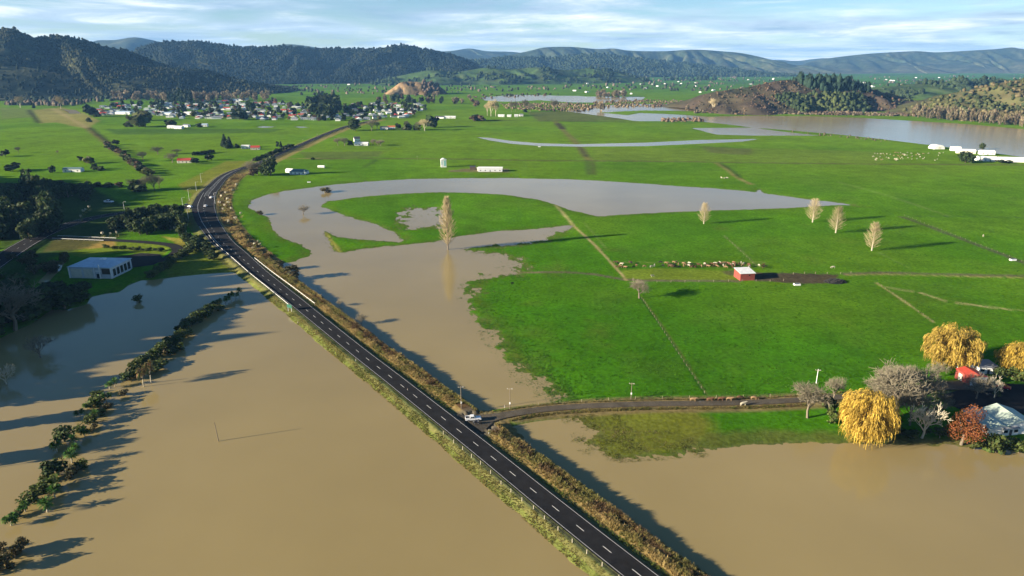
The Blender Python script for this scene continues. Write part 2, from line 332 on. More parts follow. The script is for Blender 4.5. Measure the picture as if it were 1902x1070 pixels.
# stop-bank beside the road, on its right
def offset(P, d):
    T = np.gradient(P[:, :2], axis=0); T /= np.linalg.norm(T, axis=1)[:, None]
    return P[:, :2] + np.stack([T[:, 1], -T[:, 0]], 1) * (d if np.isscalar(d) else np.asarray(d)[:, None])   # + is right of travel direction
def height(X, Y):
    n1 = fbm(X / 6.0, Y / 6.0, 4, 3); n2 = fbm(X / 45.0, Y / 45.0, 3, 9); n3 = fbm(X / 1.3, Y / 1.3, 2, 21)
    h = 0.55 + 0.18 * n2 + 0.06 * n1
    wet = np.full(X.shape, -150.0)
    soft = np.zeros(X.shape)
    for q in SOFT: soft = np.maximum(soft, np.clip(sd_poly(X, Y, q, 30) / 12 + .5, 0, 1))
    for poly, s, a in WATER:
        sd = sd_poly(X, Y, poly); wet = np.maximum(wet, sd); s = s * (1 - .68 * soft); a = a * (1 + .5 * soft)
        h = np.minimum(h, np.maximum(-1.0, -sd * s + a * (n1 * 0.8 + n2 * 0.9 + n3 * 0.45)))
    dm = None
    for k, (P, rz) in enumerate(ROADS):
        d, i, sdn = line_dist(X, Y, P)
        e = d - P[i, 2]
        sl = 0.42 if k < 2 else 0.3
        sh = np.where(e < 0.6, rz - 0.3, rz - 0.12 - np.clip(e - 1.2, 0, None) * sl + 0.07 * n1)
        if k == 0:                       # broad scrubby bank on the far side of the main road (right of it in the picture)
            right = (sdn > 0) & (P[i, 1] < 470)
            d2_ = e
            bank = np.where(d2_ < 3.0, 1.0, np.where(d2_ < 4.5, 1.0 + (d2_ - 3.0) * 0.4, np.where(d2_ < 8.6, 1.6 + 0.3 * n1, 1.6 - (d2_ - 8.6 - n2) * 0.75)))
            bank = np.where(e < 1.5, rz - 0.15 - np.clip(e - 0.6, 0, None) * 0.6, bank + 0.12 * n1)
            sh = np.where(right & (e > 0.6), np.maximum(bank, -1.5), sh)
            lft = (sdn < 0) & (P[i, 1] < 420)
            sh = np.where(lft & (e > 0.6), rz - 0.15 - np.clip(e - 1.5 - 0.9 * (n2 + n1), 0, None) * 0.5, sh)
            # leave the mouth of the farm lane open
            dl, il, _ = line_dist(X, Y, LANE, 30); open_ = (dl < LANE[il, 2] + 1.0) & (e > 0.6)
            sh = np.where(open_, 0.86 + 0.62 * np.clip((8 - e) / 8, 0, 1), sh)
            dm = (e, sdn, i)
        h = np.maximum(h, np.where(d < 45, sh, -5))
        h = np.where(e < 0.6, rz - 0.3, h)
    for poly, z in ((CARPARK, 1.1), (YARD, 0.8)):
        s = sd_poly(X, Y, poly, 12); h = np.where(s > -1.5, z - 0.2, h)
    return h, wet, dm, (n1, n2, n3)
def hz(x, y):
    return float(height(np.array([x]), np.array([y]))[0][0])
def ground(px, py, z=0.5):
    x, y = G(px, py, z); return (x, y, max(-0.3, hz(x, y)))

# polar sheet: fine near the survey point, coarse towards the horizon
th = np.radians(np.concatenate([np.linspace(-120, -48, 30)[:-1], np.linspace(-48, 48, 800), np.linspace(48, 120, 30)[1:]]))
dep = np.radians(np.concatenate([np.linspace(82, 46, 22)[:-1], np.linspace(46, 8, 440)[:-1], np.linspace(8, 0.36, 140)]))
rr = CAM_H / np.tan(dep)
TH, RR = np.meshgrid(th, rr); TX = RR * np.sin(TH); TY = RR * np.cos(TH)
TZ, WET, (ME, MS, MI), (n1, n2, n3) = height(TX, TY)
C3 = np.zeros(TX.shape + (3,))
def setc(mask, col):
    w = np.clip(mask, 0, 1)[..., None]; C3[:] = C3 * (1 - w) + np.array(col) * w
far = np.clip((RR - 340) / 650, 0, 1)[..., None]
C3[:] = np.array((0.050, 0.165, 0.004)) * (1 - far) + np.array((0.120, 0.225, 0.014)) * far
n4 = fbm(TX / 160, TY / 160, 3, 55); n5 = fbm(TX / 25, TY / 25, 3, 77)
setc(np.clip(n4 * 1.4, 0, 0.55), (0.11, 0.185, 0.012)); setc(np.clip(-n4 * 1.0, 0, 0.35), (0.04, 0.125, 0.006))
setc(np.clip((n5 - 0.15) * 0.8, 0, 0.25), (0.085, 0.14, 0.02))
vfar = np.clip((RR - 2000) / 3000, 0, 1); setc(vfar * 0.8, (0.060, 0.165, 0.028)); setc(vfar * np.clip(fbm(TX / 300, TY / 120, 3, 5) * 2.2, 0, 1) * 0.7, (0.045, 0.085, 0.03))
FIELDS = [  # paddocks with a colour of their own, and the wood corner with shade in its colour
 ([(60, 205), (115, 200), (160, 212), (185, 225), (160, 240), (105, 228), (75, 230)], (0.25, 0.22, 0.07), 0.85, 10),
 ([(0, 200), (60, 203), (68, 218), (0, 222)], (0.14, 0.17, 0.05), 0.7, 8),
 ([(195, 240), (530, 240), (500, 247), (215, 251)], (0.05, 0.10, 0.02), 0.7, 10),
 ([(555, 283), (715, 282), (705, 292), (620, 297), (570, 297)], (0.09, 0.10, 0.035), 0.6, 6),
 ([(1100, 300), (1100, 276), (1400, 276), (1650, 283), (1640, 304), (1390, 302)], (0.14, 0.19, 0.028), 0.55, 12),
 ([(1300, 272), (1400, 278), (1395, 289), (1320, 285)], (0.10, 0.10, 0.04), 0.6, 10),
 ([(1155, 503), (1225, 500), (1360, 505), (1366, 522), (1160, 522)], (0.16, 0.20, 0.022), 0.75, 2),
 ([(980, 210), (1070, 205), (1190, 217), (1180, 224), (1000, 226)], (0.10, 0.11, 0.04), 0.8, 10),
 ([(1180, 218), (1340, 224), (1280, 231), (1200, 229)], (0.07, 0.16, 0.02), 0.6, 8),
 ([(1395, 508), (1470, 509), (1560, 512), (1545, 528), (1490, 529), (1400, 523)], (0.075, 0.055, 0.038), 0.95, 1),
 ([(1340, 506), (1368, 503), (1372, 514), (1350, 512)], (0.09, 0.07, 0.05), 0.7, 2),
 ([(832, 318), (890, 312), (945, 315), (945, 321), (835, 321)], (0.15, 0.115, 0.07), 0.8, 3),
 ([(1000, 770), (1150, 757), (1300, 760), (1330, 790), (1300, 835), (1200, 852), (1080, 852), (1060, 800)], (0.15, 0.15, 0.022), 0.85, 6),
 ([(1260, 815), (1400, 800), (1640, 806), (1640, 832), (1300, 845)], (0.10, 0.10, 0.03), 0.6, 4),
 ([(1640, 812), (1760, 815), (1902, 830), (1902, 850), (1640, 835)], (0.22, 0.16, 0.07), 0.8, 3),
 ([(330, 440), (380, 440), (440, 480), (455, 510), (400, 512), (320, 515), (290, 500), (345, 470)], (0.16, 0.18, 0.022), 0.85, 3),
 ([(120, 448), (300, 455), (320, 462), (300, 478), (230, 470), (150, 480), (115, 470)], (0.15, 0.19, 0.02), 0.8, 2),
 ([(100, 445), (215, 450), (215, 460), (120, 466), (80, 470)], (0.33, 0.20, 0.06), 0.8, 2),
 ([(300, 440), (345, 446), (350, 462), (335, 478), (325, 452)], (0.33, 0.27, 0.05), 0.8, 2),
 ([(0, 340), (160, 345), (240, 385), (230, 440), (100, 480), (0, 600)], (0.035, 0.055, 0.02), 0.8, 6),  # dark wood floor and the field beside it, shade put into the colour
 ([(330, 345), (420, 300), (470, 300), (455, 320), (400, 350), (370, 372)], (0.19, 0.18, 0.03), 0.7, 3),
]
for poly, col, st, fe in FIELDS:
    s = sd_poly(TX, TY, PX(poly), 60); setc(np.clip(s / fe + 0.5 + n1 * 0.5, 0, 1) * st, col)
STRIPS = [  # worn races, drains, fence lines with rank grass: (points, half width, colour, strength)
 ([(905, 512), (970, 507), (1050, 507), (1110, 512), (1160, 521), (1230, 523), (1370, 524)], 1.6, (0.12, 0.10, 0.065), 0.9),
 ([(1570, 511), (1640, 508), (1720, 510), (1820, 513), (1990, 516)], 1.9, (0.115, 0.10, 0.06), 0.9),
 ([(1570, 513), (1640, 511), (1720, 513), (1820, 516), (1990, 519)], 0.7, (0.35, 0.27, 0.10), 0.7),
 ([(1675, 404), (1720, 420), (1790, 447), (1902, 490), (1990, 525)], 1.9, (0.085, 0.085, 0.05), 0.85),
 ([(1690, 403), (1760, 403), (1902, 405)], 1.0, (0.05, 0.09, 0.03), 0.7),
 ([(590, 296), (700, 295.5), (830, 296), (1000, 299), (1100, 299.5), (1250, 301), (1390, 303), (1650, 306), (1902, 307)], 3.0, (0.10, 0.085, 0.04), 0.85),
 ([(470, 297), (590, 295)], 2.0, (0.30, 0.22, 0.09), 0.6),
 ([(1031, 226), (1048, 244), (1072, 268), (1093, 298)], 4.0, (0.16, 0.135, 0.05), 0.8), ([(1035, 229), (1046, 240)], 5.0, (0.05, 0.045, 0.03), 0.9),
 ([(1076, 272), (1090, 292)], 2.5, (0.045, 0.045, 0.03), 0.8), ([(1090, 298), (1094, 325)], 1.8, (0.07, 0.10, 0.03), 0.8), ([(1101, 300), (1103, 325)], 1.8, (0.08, 0.09, 0.03), 0.8),
 ([(1332, 304), (1350, 315), (1368, 330), (1395, 343)], 1.3, (0.26, 0.20, 0.08), 0.9), ([(1337, 304), (1358, 317), (1375, 331)], 1.2, (0.03, 0.05, 0.015), 0.9),
 ([(1033, 382), (1048, 400), (1065, 420)], 0.9, (0.38, 0.33, 0.13), 0.9), ([(1065, 420), (1105, 457), (1147, 503), (1163, 522)], 0.75, (0.36, 0.28, 0.12), 0.9),
 ([(1085, 415), (1125, 462)], 0.5, (0.14, 0.2, 0.05), 0.6), ([(1190, 555), (1240, 625), (1310, 735)], 0.7, (0.025, 0.085, 0.01), 0.8),
 ([(1193, 555), (1243, 625), (1313, 735)], 0.4, (0.14, 0.14, 0.04), 0.5),
 ([(1345, 440), (1385, 475), (1405, 496)], 0.5, (0.16, 0.2, 0.06), 0.6), ([(1627, 527), (1665, 552), (1733, 600)], 0.6, (0.30, 0.27, 0.09), 0.9),
 ([(1648, 536), (1695, 543)], 0.8, (0.42, 0.36, 0.16), 0.9), ([(1710, 546), (1755, 561)], 0.8, (0.42, 0.36, 0.16), 0.9), ([(1778, 565), (1872, 577)], 0.9, (0.42, 0.36, 0.16), 0.9), ([(1872, 577), (1960, 583)], 0.5, (0.3, 0.3, 0.1), 0.6),
 ([(1630, 470), (1690, 500)], 0.4, (0.13, 0.2, 0.05), 0.6), ([(1560, 340), (1650, 365), (1760, 402)], 0.8, (0.16, 0.22, 0.06), 0.6),
 ([(900, 506), (1000, 506.5)], 0.7, (0.28, 0.22, 0.09), 0.7), ([(158, 236), (200, 268), (272, 322)], 3.0, (0.16, 0.12, 0.05), 0.9), ([(165, 236), (203, 266)], 3.0, (0.04, 0.045, 0.02), 0.9),
 ([(54, 205), (72, 229)], 4.0, (0.05, 0.05, 0.02), 0.9), ([(98, 202), (160, 237)], 5.0, (0.33, 0.27, 0.11), 0.7),
 ([(0, 262), (60, 256), (105, 251)], 2.5, (0.04, 0.09, 0.02), 0.5), ([(0, 255), (70, 247)], 2.0, (0.04, 0.09, 0.02), 0.4), ([(720, 232), (1000, 240)], 3.0, (0.09, 0.17, 0.03), 0.4),
 ([(900, 224), (1180, 227)], 5.0, (0.06, 0.06, 0.03), 0.7), ([(675, 312), (700, 298)], 1.5, (0.04, 0.06, 0.02), 0.7), ([(430, 270), (640, 262)], 0.1, (0.04, 0.09, 0.02), 0.1),
 ([(1000, 760), (1100, 750), (1250, 744), (1480, 738)], 0.7, (0.24, 0.20, 0.07), 0.6), ([(1000, 766), (1100, 759), (1250, 755), (1480, 749)], 0.9, (0.20, 0.15, 0.06), 0.7),
 ([(600, 424), (614, 446), (630, 468)], 1.3, (0.30, 0.27, 0.06), 0.85), ([(1140, 488), (1160, 489), (1420, 489)], 0.5, (0.25, 0.24, 0.08), 0.5),
]
for pts, hwid, col, st in STRIPS:
    d, _, _ = line_dist(TX, TY, smooth_line(PX(pts), 12.0), 25); soft = np.clip(RR * RR / CAM_H * 0.0011, 0.5, 9.0)
    setc(np.clip((hwid - d) / soft + 0.6 + n1 * 0.4, 0, 1) * st * (d < 24.5), col)
for q in range(26):
    rr_ = random.Random(900 + q); cx_, cy_ = G(rr_.uniform(950, 1850), rr_.uniform(310, 700)); dd = np.hypot((TX - cx_) / rr_.uniform(5, 14), (TY - cy_) / rr_.uniform(4, 22)); setc(np.clip(1 - dd + n1 * .8, 0, 1) * rr_.uniform(.2, .5), rr_.choice([(0.13, 0.17, 0.02), (0.10, 0.12, 0.02), (0.035, 0.12, 0.006)]))
# soaked margin of the floods, road verges
marg = np.clip(1 - np.abs(WET + 3) / 7.0, 0, 1) * np.clip(1.2 - RR / 900, 0, 1); setc(marg * np.clip(0.5 + n1, 0, 1) * 0.75, (0.095, 0.105, 0.018))
setc((TZ < 0.06) * 0.6, (0.11, 0.12, 0.035))
ve = (ME > -1) & (ME < 14); near = TY < 470
setc(((ME > -1) & (ME < 3)) * 0.8, (0.13, 0.125, 0.06)); setc((ve & (MS > 0) & near & (ME > 2.6)) * 0.9, (0.21, 0.145, 0.06))
setc((ve & (MS > 0) & near & (ME > 4.5) & (ME < 9) & (n5 + n1 > 0)) * 0.8, (0.11, 0.06, 0.03))
setc((ve & (MS > 0) & ~near) * 0.8, (0.28, 0.21, 0.08)); setc((ve & (MS < 0) & (ME > 1.5) & (ME < 6)) * 0.75, (0.15, 0.14, 0.045))
dl, il, _ = line_dist(TX, TY, LANE, 20); setc(np.clip(2.2 - (dl - LANE[il, 2]), 0, 1) * 0.7, (0.17, 0.14, 0.07))
dl3, _, _ = line_dist(TX, TY, LANE[8:60], 16); setc(np.clip((7.0 - dl3) / 2, 0, 1) * (TZ > 0.02) * 0.85, (0.19, 0.14, 0.065))
dl2, _, _ = line_dist(TX, TY, LANE[:12], 16); setc(np.clip((11 - dl2) / 3, 0, 1) * (ME < 9) * 0.85, (0.12, 0.105, 0.078))
nr, nc = TX.shape
ii = (np.arange(nr - 1)[:, None] * nc + np.arange(nc - 1)[None, :]).ravel()
F = np.stack([ii, ii + nc, ii + nc + 1, ii + 1], 1)[:, ::-1]
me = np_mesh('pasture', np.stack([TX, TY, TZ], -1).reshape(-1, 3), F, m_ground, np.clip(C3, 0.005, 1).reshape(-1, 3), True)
tag(link('ground', me), 'flat green pasture and paddocks of the valley floor', None, None, 'structure')
wm = MB(); wm.add([(-17000, -3000, 0), (17000, -3000, 0), (17000, 19000, 0), (-17000, 19000, 0)], [(0, 1, 2, 3)])
tag(link('flood_water', wm.mesh('flood_water', m_water)), 'brown silty flood water standing over the fields', None, None, 'structure')

# ------------------------------------------------------------------ roads
def ribbon(P, a, b, z, mt, name):
    A = offset(P, a); B = offset(P, b); n = len(P); z = np.broadcast_to(z, (n,))
    V = np.vstack([np.column_stack([A, z]), np.column_stack([B, z])])
    i = np.arange(n - 1); F = np.stack([i, i + n, i + n + 1, i + 1], 1)
    return np_mesh(name, V, F, mt)
def arclen(P): return np.concatenate([[0], np.cumsum(np.linalg.norm(np.diff(P[:, :2], axis=0), axis=1))])
def along(P, s):
    A = arclen(P); x = np.interp(s, A, P[:, 0]); y = np.interp(s, A, P[:, 1])
    x2 = np.interp(s + 0.5, A, P[:, 0]); y2 = np.interp(s + 0.5, A, P[:, 1]); x1 = np.interp(s - 0.5, A, P[:, 0]); y1 = np.interp(s - 0.5, A, P[:, 1])
    return x, y, math.atan2(y2 - y1, x2 - x1)
def s_of(P, px, py, z=RZ):
    x, y = G(px, py, z); return arclen(P)[np.argmin(np.hypot(P[:, 0] - x, P[:, 1] - y))]
road = tag(link('highway', ribbon(MAIN, -MAIN[:, 2], MAIN[:, 2], RZ, m_asphalt, 'highway')), 'dark two lane highway running between the floods', None, None, 'structure')
side = tag(link('side_highway', ribbon(SIDE, -SIDE[:, 2], SIDE[:, 2], RZ - 0.03, m_asphalt, 'side_highway')), 'highway branching off at the junction in shade', None, None, 'structure')
tag(link('access_road', ribbon(ACCESS, -ACCESS[:, 2], ACCESS[:, 2], 1.2, m_asphalt, 'access_road')), 'narrow sealed drive looping to the silver building', None, None, 'structure')
def lane_z(x, y):
    d, i, _ = line_dist(np.atleast_1d(x), np.atleast_1d(y), MAIN); return 1.0 + 0.62 * np.clip((8 - (d - MAIN[i, 2])) / 8, 0, 1)
tag(link('farm_lane', ribbon(LANE, -LANE[:, 2], LANE[:, 2], lane_z(LANE[:, 0], LANE[:, 1]), m_gravel, 'farm_lane')), 'gravel farm lane from the highway to the farmhouse', None, None, 'structure')
def sheet(name, poly, z, mt, label):
    b = MB(); b.add([(x, y, z) for x, y in poly], [tuple(range(len(poly)))]); return tag(link(name, b.mesh(name, mt)), label, None, None, 'structure')
sheet('car_park', CARPARK, 1.13, m_asphalt, 'sealed car park beside the silver building')
sheet('farm_yard', YARD, 0.83, m_asphalt, 'dark sealed yard between farmhouse and red shed')
AL = arclen(MAIN); S_CURVE = s_of(MAIN, 441, 473); S_J0 = s_of(MAIN, 389, 417); S_J1 = s_of(MAIN, 383, 364); S_H1 = s_of(MAIN, 445, 314)
def seg(P, s0, s1): A = arclen(P); return P[(A >= s0) & (A <= s1)]
for sgn in (-1, 1):
    Pm = MAIN
    if sgn < 0:
        for a, b in ((0, S_J0 - 2), (S_J1 + 6, AL[-1])):
            Q = seg(MAIN, a, b); link('edge_line', ribbon(Q, -(Q[:, 2] - 0.46), -(Q[:, 2] - 0.57), RZ + 0.02, m_paint, 'edge_line'), road)
    else: link('edge_line', ribbon(MAIN, MAIN[:, 2] - 0.57, MAIN[:, 2] - 0.46, RZ + 0.02, m_paint, 'edge_line'), road)
Q = seg(MAIN, S_CURVE + 25, S_J1 + 20)
link('turn_lane_line', ribbon(Q, -(Q[:, 2] - 0.8) * 0.55, -(Q[:, 2] - 0.8) * 0.55 + 0.2, RZ + 0.02, m_paint, 'turn_lane_line'), road)
Q = seg(MAIN, S_J1 - 4, S_H1)
md = np.clip((Q[:, 2] - 4.6) * 0.62, 0.2, 1.7)
for sg in (-1, 1): link('median_line', ribbon(Q, sg * md, sg * md + 0.16, RZ + 0.02, m_paint, 'median_line'), road)
b = MB(); b.box(-1.5, 1.5, -0.07, 0.07, 0, 0.02); dash = b.mesh('lane_dash', m_paint)
b = MB(); b.box(-0.2, 0.2, -1, 1, 0, 0.02); tick = b.mesh('hatch_bar', m_paint)
s = s_of(MAIN, 1182.8, 1064) % 10
while s < AL[-1] - 6:
    x, y, a = along(MAIN, s)
    if not (S_J1 - 4 < s < S_H1): link('lane_dash', dash, road, (x, y, RZ + 0.02), a)
    s += 10.0
s = S_J1 + 2
while s < S_H1 - 8:
    x, y, a = along(MAIN, s); w = np.interp(s, AL, MAIN[:, 2]); link('hatch_bar', tick, road, (x, y, RZ + 0.02), a + 0.5, (1, max(0.25, min(1.6, (w - 4.6) * 0.6)), 1)); s += 6
for sg in (-1, 1): link('edge_line', ribbon(SIDE, sg * (SIDE[:, 2] - 0.9), sg * (SIDE[:, 2] - 0.9) + 0.16, RZ, m_paint, 'edge_line'), side)
s = 8
while s < arclen(SIDE)[-1] - 5:
    x, y, a = along(SIDE, s); link('lane_dash', dash, side, (x, y, RZ - 0.01), a); s += 10
# skid marks / patches on the junction in red paint
b = MB(); b.box(-0.9, 0.9, -1.1, 1.1, 0, 0.02); rp = b.mesh('red_patch', m_redpaint)
for px, py in ((363.5, 394), (374, 394)):
    x, y = G(px, py, RZ); link('red_patch', rp, road, (x, y, RZ + 0.012), 1.9)

# ------------------------------------------------------------------ hills
ICO_V = []; ICO_F = []
import bmesh
def ico(sub):
    bm = bmesh.new(); bmesh.ops.create_icosphere(bm, subdivisions=sub, radius=1.0)
    V = np.array([v_.co[:] for v_ in bm.verts]); F_ = np.array([[q.index for q in f.verts] for f in bm.faces]); bm.free(); return V, F_
ICO1 = ico(1); ICO2 = ico(2)
def scatter(name, base, P, S, R, C, mt, jit=0.22, seed=1, shade=True):
    """join many copies of a small base mesh into one numpy mesh"""
    V, F_ = base; n = len(P); r = np.random.default_rng(seed)
    Vj = V[None] * (1 + r.uniform(-jit, jit, (n, len(V), 1))) * np.asarray(S)[:, None, :]
    c, s_ = np.cos(R)[:, None], np.sin(R)[:, None]
    X = Vj[..., 0] * c - Vj[..., 1] * s_; Y = Vj[..., 0] * s_ + Vj[..., 1] * c
    VV = np.stack([X, Y, Vj[..., 2]], -1) + np.asarray(P)[:, None, :]
    FF = F_[None] + (np.arange(n) * len(V))[:, None, None]
    CC = np.repeat(np.asarray(C)[:, None, :], len(V), 1)
    return np_mesh(name, VV.reshape(-1, 3), FF.reshape(-1, F_.shape[1]), mt, CC.reshape(-1, 3))
def hill(name, crest, front, back, label, colf, seed=1, gully=0.35, gfreq=5.0, step=25.0, nv=(26, 10), power=1.15, rough=6.0, base=-4, world=False):
    """a ridge: surveyed crest line (px, py, distance), slopes falling to the plain on both sides with spurs and gullies"""
    Cw = smooth_line([c if world else at_depth(*c) for c in crest], step); n = len(Cw); A = arclen(Cw)
    T = np.gradient(Cw[:, :2], axis=0); T /= np.linalg.norm(T, axis=1)[:, None]
    k = max(3, int(120 / step)); ker = np.ones(k) / k
    T = np.stack([np.convolve(np.pad(T[:, j], k, 'edge'), ker, 'same')[k:-k] for j in (0, 1)], 1); T /= np.linalg.norm(T, axis=1)[:, None]
    nrm = np.stack([T[:, 1], -T[:, 0]], 1)                 # right of travel = towards the camera for crests given left to right
    vv = np.concatenate([-np.linspace(1, 0, nv[0]), np.linspace(0, 1, nv[1])[1:]])
    U = np.repeat(A[:, None], len(vv), 1); V = np.repeat(vv[None], n, 0)
    f = np.abs(V); wide = 1 + 0.45 * fbm(U / (front * 0.8), V * 0 + seed, 3, seed)
    W_ = np.where(V < 0, front, back) * wide
    wob = fbm(U / (front / gfreq * 2.2), f * 1.6, 4, seed + 3)
    off = W_ * f
    X = Cw[:, None, 0] + nrm[:, None, 0] * off * np.where(V < 0, 1, -1) + T[:, None, 0] * wob * front * 0.10 * np.sin(math.pi * np.clip(f, 0, 1))
    Y = Cw[:, None, 1] + nrm[:, None, 1] * off * np.where(V < 0, 1, -1) + T[:, None, 1] * wob * front * 0.10 * np.sin(math.pi * np.clip(f, 0, 1))
    prof = (1 - f) ** power * (1 + 0.5 * f)
    rid = 1 - np.abs(fbm(U / (front / gfreq), f * 0.9 + seed, 4, seed + 8))
    bump_ = fbm(X / (front / gfreq * 0.8), Y / (front / gfreq * 0.8), 5, seed + 15, 0.55)
    Z = Cw[:, None, 2] * prof * (1 - gully * (1 - rid) * 2.2 * np.clip(f * 3.5, 0, 1)) + rough * bump_ * np.clip(f * 4, 0, 1) * np.clip((1 - f) * 5, 0, 1)
    end = np.clip(np.minimum(A, A[-1] - A) / (front * 0.25), 0, 1)[:, None]
    Z = Z * (0.15 + 0.85 * end ** 0.7) + base * f ** 3 - 1.0
    C = colf(X, Y, Z, f, V, fbm(X / 140, Y / 140, 4, seed + 31), fbm(X / 45, Y / 45, 3, seed + 41))
    m = len(vv); i = (np.arange(n - 1)[:, None] * m + np.arange(m - 1)[None]).ravel()
    F_ = np.stack([i, i + m, i + m + 1, i + 1], 1)
    me = np_mesh(name, np.stack([X, Y, Z], -1).reshape(-1, 3), F_, m_hill, C.reshape(-1, 3), True)
    o = tag(link(name, me), label, None, None, 'structure')
    return X, Y, Z, V, o
def mixc(a, b, w): w = np.clip(w, 0, 1)[..., None]; return np.array(a) * (1 - w) + np.array(b) * w
def pick(H, n, vlo, vhi, seed, ulo=0, uhi=1):
    X, Y, Z, V, _ = H; r = np.random.default_rng(seed); nu, m = X.shape; vals = V[0]
    u_ = r.uniform(ulo * (nu - 1.01), uhi * (nu - 1.01), n); v_ = r.uniform(np.interp(vlo, vals, np.arange(m)), np.interp(vhi, vals, np.arange(m)) - 0.01, n)
    i = u_.astype(int); j = np.clip(v_.astype(int), 0, m - 2); a = u_ - i; b_ = v_ - j
    def bl(Q): return (Q[i, j] * (1 - a) + Q[i + 1, j] * a) * (1 - b_) + (Q[i, j + 1] * (1 - a) + Q[i + 1, j + 1] * a) * b_
    return np.stack([bl(X), bl(Y), bl(Z)], 1)
def forest(name, P, size, cols, label, seed=1, tall=1.15, base=ICO1, keep=None):
    r = np.random.default_rng(seed); n = len(P)
    s = size * r.uniform(0.55, 1.35, n); S = np.stack([s * r.uniform(.8, 1.2, n), s * r.uniform(.8, 1.2, n), s * tall * r.uniform(.7, 1.4, n)], 1)
    ci = r.integers(0, len(cols), n); pt = fbm(P[:, 0] / (size * 30), P[:, 1] / (size * 30), 4, seed); ci = np.clip(((pt * 1.6 + .5) * len(cols) + r.normal(size=n) * .5), 0, len(cols) - 1).astype(int); C = np.array(cols)[ci] * r.uniform(0.85, 1.2, (n, 1))
    P = P.copy(); P[:, 2] += S[:, 2] * 0.55
    return tag(link(name, scatter(name, base, P, S, r.uniform(0, 6.28, n), C, m_forest, 0.3, seed)), label, None, None, 'stuff')
DK = (0.020, 0.034, 0.014)
def c_forest(X, Y, Z, f, V, a, b_): return mixc(mixc((0.011, 0.019, 0.009), (0.028, 0.038, 0.016), a * 1.5), (0.10, 0.10, 0.045), (b_ + a - 0.35) * 2.2)
def c_far(X, Y, Z, f, V, a, b_): return mixc(mixc((0.030, 0.045, 0.022), (0.075, 0.085, 0.045), a * 2), (0.12, 0.11, 0.06), np.clip(f - 0.55, 0, 1) * 1.4 + b_ * 0.4)
def c_brown(X, Y, Z, f, V, a, b_): return mixc(mixc((0.062, 0.046, 0.032), (0.045, 0.048, 0.022), a * 2), (0.085, 0.07, 0.038), b_ * 1.4)
def c_scrub(X, Y, Z, f, V, a, b_): return mixc(mixc((0.085, 0.085, 0.034), (0.045, 0.055, 0.022), a * 2), (0.12, 0.10, 0.05), b_ * 1.2)
def c_green(X, Y, Z, f, V, a, b_): return mixc(mixc((0.055, 0.10, 0.025), (0.022, 0.038, 0.015), a * 3), (0.09, 0.11, 0.04), b_ * 1.2)
def c_tan(X, Y, Z, f, V, a, b_): return mixc((0.25, 0.165, 0.085), (0.11, 0.085, 0.045), b_ * 2 + 0.3)
H1 = hill('hill', [(-420, 60, 2750), (-250, 30, 2800), (-120, 38, 2850), (0, 53, 2900), (25, 52, 2900), (60, 69, 2950), (100, 67, 3000), (140, 71, 3050), (180, 83, 3100), (225, 92, 3200), (265, 107, 3300), (310, 125, 3450), (350, 142, 3600), (390, 156, 3750), (440, 170, 3900)],
  750, 700, 'steep dark forested hill behind the town', c_forest, 3, 0.60, 4.5)
H2 = hill('hill', [(170, 125, 4600), (240, 94, 4700), (290, 79, 4800), (330, 77, 4850), (370, 78, 4900), (400, 81, 4950), (430, 87, 5000), (480, 88, 5000), (530, 86, 5050), (580, 89, 5100), (640, 90, 5100), (690, 91, 5100), (742, 84, 5100), (770, 88, 5150), (805, 96, 5200), (845, 105, 5300), (885, 120, 5400), (920, 131, 5500)],
  1150, 800, 'long dark forested ridge rising behind the town', c_forest, 11, 0.58, 5.0)
H3 = hill('hill', [(120, 90, 9000), (170, 76, 9000), (215, 74, 9000), (250, 69, 9000), (285, 75, 9000), (330, 84, 9000), (400, 95, 9000)], 1500, 900, 'blue peak seen over the saddle of the dark hills', c_far, 21, 0.2, 4, 60, (14, 5))
H3b = hill('hill', [(440, 96, 9500), (500, 86, 9500), (540, 82, 9500), (590, 88, 9500), (650, 94, 9500), (760, 94, 10000), (830, 95, 11000), (872, 90, 11500), (905, 95, 11500), (960, 97, 12000), (1010, 108, 12000)], 1500, 900, 'pale blue far range beyond the dark ridge', c_far, 25, 0.2, 4, 60, (14, 5))
H4 = hill('hill', [(880, 120, 8800), (930, 106, 8900), (985, 94, 9000), (1012, 88, 9100), (1060, 87, 9200), (1110, 91, 9300), (1140, 90, 9300), (1170, 94, 9300), (1230, 95, 9300), (1290, 92, 9300), (1340, 95, 9400), (1380, 99, 9500), (1420, 108, 9600), (1450, 119, 9700), (1478, 132, 9900)],
  1300, 900, 'long blue range across the end of the valley', c_far, 31, 0.58, 8, 30, (30, 8))
H4b = hill('hill', [(800, 132, 6600), (850, 117, 6700), (910, 109, 6800), (970, 107, 6900), (1030, 106, 7000), (1110, 101, 7100), (1160, 106, 7200), (1230, 114, 7300), (1300, 121, 7400), (1380, 131, 7600)],
  950, 700, 'lower dark foothills in front of the blue range', c_forest, 35, 0.36, 5, 35, (26, 8))
H5 = hill('hill', [(1440, 134, 10800), (1475, 128, 10800), (1500, 116, 10700), (1540, 108, 10600), (1600, 101, 10500), (1640, 98, 10500), (1700, 95, 10400), (1740, 97, 10400), (1800, 94, 10300), (1850, 91, 10200), (1880, 88, 10200), (1902, 91, 10200), (1980, 96, 10100), (2120, 104, 10000), (2300, 120, 10000)],
  1700, 900, 'pale blue range past the valley gap', c_far, 41, 0.58, 8, 35, (30, 8))
H5b = hill('hill', [(1380, 118, 14000), (1440, 111, 14000), (1480, 113, 14000), (1540, 108, 14000), (1620, 118, 14000)], 1300, 900, 'faint range in the valley gap', c_far, 45, 0.2, 4, 80, (12, 5))
